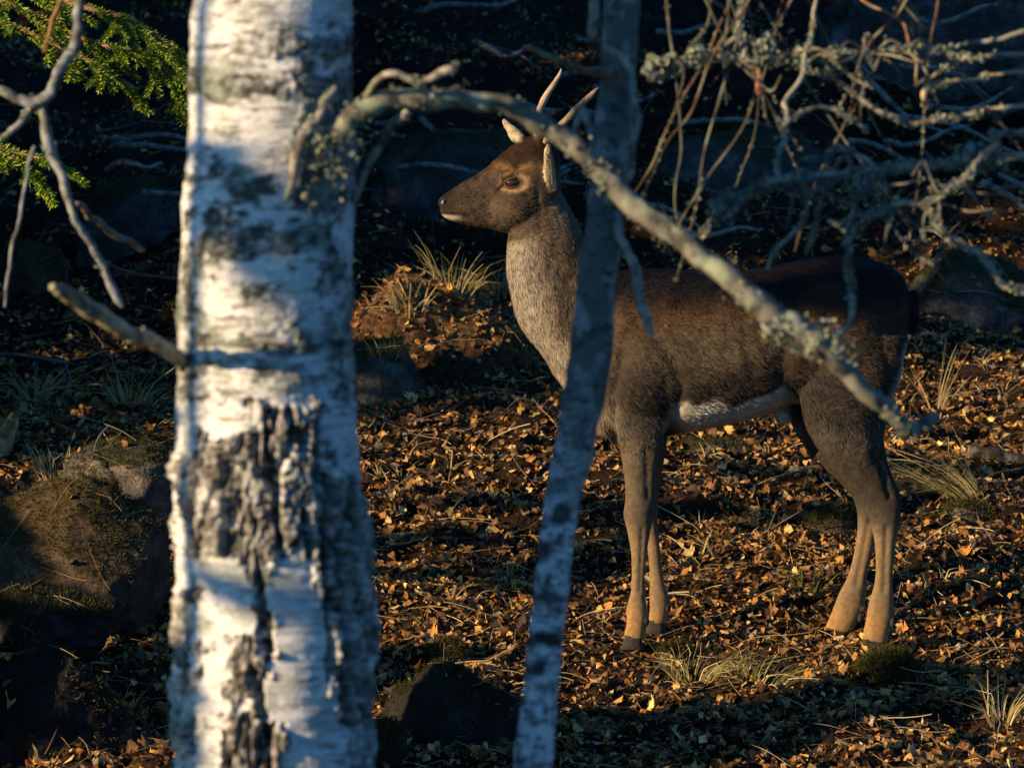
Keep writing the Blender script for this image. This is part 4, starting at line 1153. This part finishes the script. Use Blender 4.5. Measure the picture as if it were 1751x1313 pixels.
# ------------------------------------------------------------------ leaves
def leaf_shape(kind, rg):
    K = 9
    t = np.linspace(0, 1, K)
    if kind == 'birch':
        wd = .36 * np.sin(math.pi * t ** .75) ** .9 + .012
    elif kind == 'oak':
        wd = .30 * np.sin(math.pi * t ** 1.15) ** .7 * (1 + .55 * np.cos(t * math.pi * 7)) + .02
    else:
        wd = .34 * np.sin(math.pi * (t * .8 + .12)) * rg.uniform(.5, 1.25, K) + .02
    cl = rg.uniform(-2.2, 3.0); fo = rg.uniform(-.5, 1.2); tw = rg.uniform(-1.3, 1.3)
    ang = cl * (t - .3)
    x = np.cumsum(np.cos(ang)) / K; z = np.cumsum(np.sin(ang)) / K
    V = []
    for i in range(K):
        for s in (-1, 0, 1):
            w_ = wd[i] * rg.uniform(.85, 1.1)
            f = fo * abs(s) * w_ * rg.uniform(.6, 1.5)
            yy = s * w_ * math.cos(tw * t[i]); zz = z[i] + f + s * w_ * math.sin(tw * t[i]) + rg.normal(0, .012)
            V.append((x[i] - .5, yy, zz))
    V = np.array(V); V[:, 2] -= np.percentile(V[:, 2], 25)
    F = []
    for i in range(K - 1):
        for s in (0, 1):
            a = i * 3 + s
            F.append((a, a + 1, a + 4, a + 3))
    return V, np.array(F)

rl = np.random.default_rng(12)
KINDS = ['birch', 'torn', 'oak', 'torn', 'birch', 'torn']
VAR = []
for k in range(24):
    kd = KINDS[k % 6]
    VAR.append((kd,) + leaf_shape(kd, rl))
PAL = np.array([(.68, .37, .10), (.50, .225, .055), (.24, .112, .038), (.76, .52, .20), (.14, .075, .035), (.38, .29, .19), (.30, .12, .045), (.58, .40, .15)])
PW = np.array([.18, .19, .20, .10, .20, .06, .05, .02]); PW /= PW.sum()

def rot_matrix(n_, yaw):
    """columns: local axes of a leaf lying with normal n_"""
    n_ = n_ / np.linalg.norm(n_)
    a = np.array([math.cos(yaw), math.sin(yaw), 0]); a -= n_ * (a @ n_); a /= np.linalg.norm(a)
    return np.stack([a, np.cross(n_, a), n_], 1)

spots = []
for (cnt, y0, y1) in ((6400, -1.6, 1.9), (3800, 1.9, 4.2), (1900, 4.2, 8.5)):
    n = 0
    while n < cnt:
        y = rl.uniform(y0, y1); hw = 1.55 * (14 + y) / 14 + .15
        x = rl.uniform(-hw, hw)
        dens = .34 + 2.1 * float(noise(np.array([[x * 2.1, y * 2.1, 3.]]), 8)[0])
        if rl.random() > dens + .12:
            continue
        p, nr_, isr = drop(x, y)
        if isr and rl.random() > .22:
            continue
        if nr_.z < .45:
            continue
        if abs(x - hc_[0]) < .26 and abs(y - 2.6) < .3 and rl.random() < .8:
            continue
        n += 1
        k = int(rl.integers(0, len(VAR)))
        s = (rl.uniform(.014, .040) if VAR[k][0] != 'oak' else rl.uniform(.026, .055)) * (1 if rl.random() < .7 else .7)
        tilt = np.array([rl.normal(0, .75), rl.normal(0, .75), 1.0]) + np.array(nr_) * .6
        spots.append((x, y, p.z + rl.uniform(0, .012), k, s, tilt, rl.uniform(0, 6.28), int(rl.choice(len(PAL), p=PW)), float(rl.choice([.35, .6, .9, 1.15], p=[.34, .28, .22, .16]))))
plant_spruce(-5.5, conifer_at(2.1, -5.5), HIGH, HT, 'unseen slender spruce added in front of the dark stand to shade the right bank', None, .9)  # added out of view to darken the bank behind the rump
SPARSE = crown_mesh(3.1, .55, .9, 65, 28)
plant_spruce(-4.5, conifer_at(.15 + .55, -4.5), SPARSE, spruce_trunk(3.1, .03), 'unseen sparse young spruce added beyond the left edge to dapple the litter', None, .9)  # added so its thin boughs break up the sun on the litter
BUSH = crown_mesh(.95, .34, .04, 66, 60)  # bushes added out of view to keep the left slope in shade
BT = spruce_trunk(.95, .02)
plant_spruce(-2.6, conifer_at(2.52, -2.6), BUSH, BT, 'unseen low bushy spruce seedling added to shade the slope below the hummock', None, .9)
plant_spruce(-2.9, conifer_at(2.95, -2.9), BUSH, BT, 'second unseen bushy spruce seedling, next to the low one', None, 2.2)
DAPPLE = crown_mesh(4.0, .70, 1.3, 67, 14)  # crown added out of view to throw dapples on the thick birch
plant_spruce(-3.5, conifer_at(-4.84, -3.5), DAPPLE, spruce_trunk(4.0, .03), 'unseen thin spruce added beyond the left edge to dapple the thick birch', None, .3)
LAND = [('the large mossy boulder', at(120, 1000, .1)), ('the dark mossy boulder', at(780, 1180, -.6)), ('the small grey rounded stone', at(655, 1260, -.9)),
        ('the front hooves', at(1100, 1095, 0)), ('the hind hooves', at(1470, 1105, 0)), ('the moss clump', at(1518, 1160, -.2)), ('the grassy hummock', at(760, 560, 2.7)),
        ('the stone under the belly', at(1235, 800, 1.6)), ('the small pale mossy stone', at(1655, 900, 1.0)), ('the dull brown stone', at(870, 1030, .4)), ('the dark mossy lump', at(1425, 905, .9)),
        ('the dark shaded boulder', at(90, 1200, -.7)), ('the fallen log', at(1680, 765, 1.9)), ('the sunlit flat stone', at(220, 850, .9)), ('the pale angular stone', at(768, 1125, -.15)), ('the pale dry grass tuft', at(1715, 1235, -.6)),
        ('the sprawling grass', at(1240, 1165, -.3)), ('the dark rounded boulder', at(650, 700, 2.2)),
        ('the dim boulder behind the deer head', at(780, 330, 5.2)), ('the dim boulder under the spruce', at(225, 390, 4.6)), ('the dim broad boulder above the deer back', at(1250, 330, 5.0)),
        ('the big dark boulder behind the rump', at(1665, 560, 3.6)), ('the bluish rock face', at(1600, 60, 6.2))]
def near(x, y):
    d = [(math.hypot(x - p[0], y - p[1]), n) for n, p in LAND]
    d.sort()
    return ('beside ' + d[0][1]) if d[0][0] < .18 else ('near ' + d[0][1]) if d[0][0] < (.45 if y < 2.4 else 1.2) else 'on the open slope'
CNAME = ['orange tan', 'russet brown', 'dark brown', 'pale tan', 'blackish brown', 'greyish tan', 'reddish brown', 'golden yellow']
score = []
for i, sp_ in enumerate(spots):
    ok, u, v = in_view(*sp_[:3], -10)
    nn = sp_[5] / np.linalg.norm(sp_[5])
    hid = (285 < u < 650) or (880 < u < 1010 and v > 500)
    score.append(sp_[4] ** 2 * (.25 + abs(nn[1])) / (14 + sp_[1]) ** 2 if ok and not hid else 0)
top = set(np.argsort(score)[::-1][:300].tolist())
parts = []
LEAFMESH = {}
for i, (x, y, z, k, s, tilt, yaw, pc, br) in enumerate(spots):
    kd, V, F = VAR[k]
    M = rot_matrix(tilt, yaw)
    c = PAL[pc] * br
    if i in top:
        key = (k, pc)
        if key not in LEAFMESH:
            LEAFMESH[key] = mesh_arrays('fallen_leaf', V, F, np.tile(PAL[pc], (len(V), 1)))
            LEAFMESH[key].materials.append(LEAF)
        kw = {'birch': 'oval', 'oak': 'lobed', 'torn': 'torn'}[kd]
        pl = near(x, y)
        o = link('fallen_leaf', LEAFMESH[key], None, None, CNAME[pc] + ' ' + kw + ' dry leaf lying ' + pl, 'leaf', CNAME[pc] + ' ' + kw + ' leaves ' + pl)
        o.matrix_world = Matrix([[*(M[r] * s), (x, y, z)[r]] for r in range(3)] + [[0, 0, 0, 1]])
    else:
        parts.append(((V * s) @ M.T + np.array([x, y, z]), F, np.tile(c, (len(V), 1))))
V, F, C = join(parts)
link('leaf_litter', mesh_arrays('leaf_litter', V, F, C), LEAF, None, 'carpet of small dry leaves covering the forest floor', 'leaf litter', None, 'stuff')

# crumbs: broken bits of leaf and bark, thousands
NC = 95000
yy = np.where(RNG.random(NC) < .78, RNG.uniform(-1.6, 3.2, NC), RNG.uniform(3.2, 8.0, NC))
xx = RNG.uniform(-1, 1, NC) * (1.5 * (14 + yy) / 14 + .1)
zz = ground_z(xx, yy) + RNG.uniform(-.002, .010, NC)
s = RNG.uniform(.004, .016, NC)
nrm = RNG.normal(size=(NC, 3)) * .55 + np.array([0, 0, 1.0]); nrm /= np.linalg.norm(nrm, axis=1)[:, None]
a = np.cross(nrm, RNG.normal(size=(NC, 3))); a /= np.linalg.norm(a, axis=1)[:, None]; b_ = np.cross(nrm, a)
c = np.stack([xx, yy, zz], 1)
k = np.array([0, 1.3, 2.5, 3.6, 5.0])
rim = c[:, None] + (a[:, None] * np.cos(k)[None, :, None] + b_[:, None] * np.sin(k)[None, :, None] * .65) * (s[:, None] * RNG.uniform(.5, 1.3, (NC, 5)))[:, :, None] + nrm[:, None] * (s[:, None] * RNG.normal(0, .3, (NC, 5)))[:, :, None]
V = rim.reshape(-1, 3)
o5 = np.arange(NC)[:, None] * 5
F = np.concatenate([o5 + np.array([[0, 1, 2]]), o5 + np.array([[0, 2, 3]]), o5 + np.array([[0, 3, 4]])], 1).reshape(-1, 3)
C = np.repeat(PAL[RNG.choice(len(PAL), NC, p=PW)] * RNG.uniform(.3, 1.0, NC)[:, None], 5, 0)
link('leaf_crumbs', mesh_arrays('leaf_crumbs', V, F, C), LEAF, None, 'broken brown leaf bits and bark crumbs over the soil', 'leaf litter', None, 'stuff')

# ------------------------------------------------------------------ straw stalks and twigs
def strip(P, w0, w1, up):
    n = len(P)
    T = np.gradient(P, axis=0); s_ = np.cross(T, up); s_ /= np.linalg.norm(s_, axis=1)[:, None] + 1e-9
    w_ = np.linspace(w0, w1, n)[:, None]
    V = np.stack([P - s_ * w_, P + s_ * w_], 1).reshape(-1, 3)
    i = np.arange(n - 1) * 2
    return V, np.stack([i, i + 1, i + 3, i + 2], 1)

STRAWC = np.array([(.52, .40, .20), (.45, .30, .12), (.60, .48, .28), (.33, .22, .10)])
svar = []
for k in range(8):
    L = 1.0
    t = np.linspace(-.5, .5, 9)
    P = np.stack([t, .06 * np.sin(t * rl.uniform(2, 5)) * rl.uniform(-1, 1), .05 * np.cos(t * 4 + rl.uniform(0, 3)) + .05], 1)
    P[5:, 2] += np.linspace(0, rl.uniform(-.1, .18), 4)
    V, F = tube(P, np.linspace(.0075, .004, 9), 4, False)
    me = mesh_arrays('straw_stalk', V, F, np.tile(STRAWC[k % 4], (len(V), 1))); me.materials.append(GRASS)
    svar.append((me, V, F))
parts = []
for k in range(2600):
    y = rl.uniform(-1.4, 3.0) if k < 2000 else rl.uniform(3, 6.5)
    x = rl.uniform(-1.2, 1.2) * (14 + y) / 14
    if k < 150:
        y = rl.uniform(-1.1, 2.0)
    p, nr_, isr = drop(x, y)
    L = rl.uniform(.07, .22) if k < 150 else rl.uniform(.04, .15)
    M = rot_matrix(np.array(nr_) + rl.normal(0, .22, 3), rl.uniform(0, 6.28))
    me, V, F = svar[k % 8]
    if k < 150:
        o = link('straw_stalk', me, None, None, ['tan', 'amber', 'pale cream', 'brown'][k % 4] + ' dry straw stalk lying loose ' + near(x, y), 'straw', ['tan', 'amber', 'cream', 'brown'][k % 4] + ' straw ' + near(x, y))
        o.matrix_world = Matrix([[*(M[r] * L), (x, y, p.z + .004)[r]] for r in range(3)] + [[0, 0, 0, 1]])
    else:
        Vs = V * np.array([L, L, L])
        parts.append((Vs @ M.T + np.array([x, y, p.z + .002]), F, np.tile(STRAWC[k % 4] * rl.uniform(.5, 1), (len(V), 1))))
V, F, C = join(parts)
link('straw_litter', mesh_arrays('straw_litter', V, F, C), GRASS, None, 'scatter of fine broken straw over the forest floor', 'straw', None, 'stuff')

tvar = []
for k in range(6):
    t = np.linspace(-.5, .5, 16)
    P = np.stack([t, .06 * np.sin(t * rl.uniform(3, 9)), .03 + .03 * np.cos(t * rl.uniform(3, 9))], 1)
    ps = [tube(P, np.linspace(.012, .005, 16), 6, True, .2, k)]
    q = P[9]; ps.append(tube(np.array([q + np.array([.25, (-1) ** k * .22, .06]) * u for u in np.linspace(0, 1, 6)]), np.linspace(.007, .003, 6), 6))
    V, F, _ = join(ps)
    me = mesh_arrays('fallen_twig', V, F, bark_col(V * .3, (.17, .12, .085), (.06, .045, .035), 600 + k, .2)); me.materials.append(BARK)
    tvar.append(me)
for k in range(70):
    y = rl.uniform(-1.2, 2.4) if k < 36 else rl.uniform(2.4, 7.0)
    x = rl.uniform(-1.2, 1.2) * (14 + y) / 14
    p, nr_, isr = drop(x, y)
    if abs(x - hc_[0]) < .5 and 2.0 < y < 3.3:
        x += .9; p, nr_, isr = drop(x, y)
    L = rl.uniform(.08, .28) if k < 36 else rl.uniform(.25, .7)
    M = rot_matrix(np.array(nr_) + rl.normal(0, .12, 3), rl.uniform(0, 6.28))
    o = link('fallen_twig', tvar[k % 6], None, None, 'thin brown forked twig lying ' + near(x, y) if k < 36 else ('long ' if L > .5 else 'short ') + 'dim forked twig on the bank ' + near(x, y), 'twig',
             'twigs ' + near(x, y) if k < 36 else ('long' if L > .5 else 'short') + ' bank twigs ' + near(x, y))
    o.matrix_world = Matrix([[*(M[r] * L), (x, y, p.z)[r]] for r in range(3)] + [[0, 0, 0, 1]])

# ------------------------------------------------------------------ grass tufts
GREEN = np.array([(.075, .085, .015), (.13, .125, .025), (.20, .17, .05)])
DRY = np.array([(.46, .34, .14), (.36, .26, .10), (.52, .42, .22), (.20, .18, .05)])
def tuft(u, v, n, h, spread, label, pal, seed, lean=(0, 0), wid=.0018, name='grass_tuft', group=None, droop=.6):
    rg = np.random.default_rng(seed)
    c = hit(u, v)
    ps = []
    for k in range(n):
        a = rg.uniform(0, 6.28); r = spread * math.sqrt(rg.random())
        q, _n, _r = drop(c[0] + r * math.cos(a), c[1] + r * math.sin(a) * .7)
        L = h * rg.uniform(.5, 1.15)
        d = np.array([math.cos(a) * rg.uniform(.1, .7) + lean[0], math.sin(a) * rg.uniform(.1, .7) + lean[1], 1.0]); d /= np.linalg.norm(d)
        hd = np.array([d[0], d[1], 0]); hd /= np.linalg.norm(hd) + 1e-6
        t = np.linspace(0, 1, 7)[:, None]
        droop_ = droop * .6
        P = np.array(q)[None] - np.array([0, 0, .004]) + d[None] * L * t + hd[None] * L * droop_ * rg.uniform(.0, 1.1) * t ** 2 - np.array([0, 0, 1.0]) * L * droop_ * rg.uniform(.1, 1.0) * t ** 2.2
        if rg.random() < .45:
            kk = int(rg.integers(2, 5)); off = rg.normal(size=3) * np.array([.6, .3, .35]) - np.array([0, 0, .25])
            P[kk:] = P[kk:] + off[None] * (np.arange(7 - kk)[:, None] / 6) * L
        V, F = strip(P, wid * rg.uniform(.6, 1.2), .0003, np.array([rg.normal(0, .3), -1, rg.normal(0, .3)]))
        ps.append((V, F, np.tile(pal[rg.integers(0, len(pal))] * rg.uniform(.7, 1.2), (len(V), 1))))
    V, F, C = join(ps)
    link(name, mesh_arrays(name, V - c, F, C), GRASS, None, label, 'grass', group, None, loc=c)
tuft(1380, 1003, 40, .075, .05, 'small green grass tuft between the front and hind legs', GREEN, 1)
tuft(1190, 1165, 75, .115, .06, 'pale sprawling grass in front of the near front hoof', np.vstack([DRY, GREEN]), 2, (.2, 0), droop=.9)
tuft(1300, 1170, 70, .115, .06, 'pale flattened grass between the hooves and the moss clump', np.vstack([DRY, GREEN]), 3, (.3, 0), droop=1.0)
tuft(1715, 1235, 45, .13, .04, 'pale dry grass tuft near the sunlit litter at the lower right', DRY, 4, (.1, 0))
tuft(1655, 845, 60, .24, .05, 'long arching dry grass clump behind the hind legs', np.vstack([DRY, GREEN]), 5, (-.9, 0), droop=.8)
tuft(1600, 700, 14, .20, .02, 'sparse dry stalks on the bank behind the rump', DRY, 6, droop=.3)
tuft(700, 520, 45, .10, .05, 'dry grass fringe on the left crest of the hummock', DRY, 7)
tuft(775, 500, 80, .14, .055, 'golden grass tuft on the crest of the hummock', np.vstack([DRY, DRY, GREEN]), 8, (.1, 0))
tuft(850, 505, 70, .12, .05, 'golden grass on the hummock touching the deer neck outline', np.vstack([DRY, DRY, GREEN]), 9)
tuft(665, 620, 40, .10, .05, 'low dim grass at the foot of the hummock', GREEN, 10)
tuft(95, 812, 30, .10, .05, 'pale upright grass tuft behind the large mossy boulder', DRY, 11, droop=.3)
tuft(225, 690, 50, .14, .05, 'dry tangled grass on the slope beside the thick birch', DRY, 12, droop=.9)
tuft(60, 690, 50, .14, .035, 'dry tangled grass by the broken stump', DRY, 13, droop=.9)
rt = np.random.default_rng(8)
for (u, v, du, dv, m, lb) in ((900, 1010, 60, 40, 4, 'short dry sprout behind the thin birch'), (1580, 1000, 50, 40, 4, 'short dry sprout behind the near hind hoof'), (790, 1030, 70, 40, 5, 'short dry sprout left of the thin birch'),
                              (1240, 950, 90, 60, 7, 'short dry sprout under the deer belly'), (1180, 780, 140, 15, 7, 'dry sprout along the upper edge of the sunlit litter'), (740, 810, 110, 40, 8, 'dry stalk tuft leaning on the litter right of the thick birch'),
                              (1620, 640, 110, 60, 7, 'sparse dry tuft on the bank behind the rump'), (200, 660, 90, 40, 6, 'dry tuft on the slope left of the thick birch')):
    for k in range(m):
        tuft(u + rt.uniform(-du, du), v + rt.uniform(-dv, dv), int(rt.integers(3, 7)), rt.uniform(.04, .10), .012, lb, DRY, 100 + k + int(u), droop=.8, group='set of ' + lb)

# ------------------------------------------------------------------ moss
def moss(V0, N0, n, ln, seed):
    rg = np.random.default_rng(seed)
    i = rg.integers(0, len(V0), n)
    p = V0[i] + rg.normal(0, .004, (n, 3)); d = N0[i] + rg.normal(0, .5, (n, 3)); d /= np.linalg.norm(d, axis=1)[:, None]
    L = ln * rg.uniform(.4, 1.3, n)
    s = np.cross(d, rg.normal(size=(n, 3))); s /= np.linalg.norm(s, axis=1)[:, None]
    V = np.stack([p - s * .0012, p + s * .0012, p + d * L[:, None]], 1).reshape(-1, 3)
    pal = np.array([(.030, .036, .008), (.055, .055, .012), (.09, .075, .020), (.06, .045, .018)])
    return V, np.arange(3 * n).reshape(-1, 3), np.repeat(pal[rg.integers(0, 4, n)] * rg.uniform(.6, 1.2, n)[:, None], 3, 0)
MOSS = m_attr('moss', .9, .05)
def rock_moss(o, n, ln, seed, zmin=.35):
    me = o.data
    v = np.array([x.co[:] for x in me.vertices]); nn = np.array([x.normal[:] for x in me.vertices])
    patch = fbm(v * 7, 3, seed)
    k = (nn[:, 2] + 1.3 * patch > zmin)
    if k.sum() < 10:
        return
    V, F, C = moss(v[k], nn[k], n, ln, seed)
    link('moss', mesh_arrays('moss', V, F, C), MOSS, o, kind='stuff')
for o in list(COL.objects):
    if o.name.startswith(('boulder', 'stone')):
        big = max(o.dimensions) if o.dimensions[0] else .3
        rock_moss(o, 9000 if 'large brown' in o['label'] else 2500, .012, 7, .30)
c = hit(1518, 1150)
Vi, _f = ICO[3]
blob_v = Vi * np.array([.075, .07, .058])
mc = thing('moss_clump', 'dark green moss clump in front of the near hind hoof', 'moss', c)
link('cushion', mesh_arrays('cushion', blob_v * .85 * (1 + .2 * fbm(Vi * 2, 3, 4))[:, None], _f), ROCK_DARK, mc)
V, F, C = moss(blob_v * .85, Vi, 5000, .022, 21)
link('moss', mesh_arrays('moss', V, F, C), MOSS, mc, kind='stuff')

# ------------------------------------------------------------------ log, stump, bank branches
def pole(name, label, pts, cat, seed, pale=(.20, .16, .12), dark=(.06, .05, .04), sides=14):
    P = spline(np.array([[*at(u, v, y), r / ppm(y)] for u, v, y, r in pts]), 50)
    V, F = tube(P[:, :3], P[:, 3], sides, True, .3, seed)
    loc = P[0, :3]
    link(name, mesh_arrays(name, V - loc, F, bark_col(V, pale, dark, seed, .3)), BARK, None, label, cat, loc=loc)
g1 = hit(1610, 745); g2 = hit(1740, 790)
pole('fallen_log', 'weathered grey log lying on the bank behind the rump', [(1655, 770, g2[1], 9), (1690, 778, g2[1], 13), (1740, 790, g2[1], 15), (1830, 815, g2[1] - .1, 16)], 'log', 701, (.05, .042, .034), (.022, .019, .016))
s1 = hit(8, 770)
pole('tree_stump', 'small splintered stump at the left edge of the slope', [(-5, 800, s1[1], 20), (4, 760, s1[1], 19), (18, 728, s1[1], 14), (24, 706, s1[1], 6)], 'stump', 702, (.45, .27, .11), (.16, .09, .04))
rk = np.random.default_rng(77)
for k in range(40):
    u = rk.uniform(640, 1751) if k < 32 else rk.uniform(20, 280); v = rk.uniform(20, 420)
    h0 = hit(u, v)
    ang = rk.uniform(-.5, .9); L = rk.uniform(90, 260)
    pts = [(u + math.cos(ang) * L * t, v + math.sin(ang) * L * t * .6 + 12 * math.sin(5 * t + k), h0[1] - .12 - .1 * math.sin(3 * t), 6 - 3 * t) for t in np.linspace(0, 1, 5)]
    pole('fallen_branch', ('long' if L > 170 else 'short') + ' dim branch on the bank ' + near(h0[0], h0[1]), pts, 'branch', 710 + k, (.24, .22, .19), (.08, .07, .06), 8)
    COL.objects[-1]['group'] = ('long' if L > 170 else 'short') + ' bank branches ' + near(h0[0], h0[1])
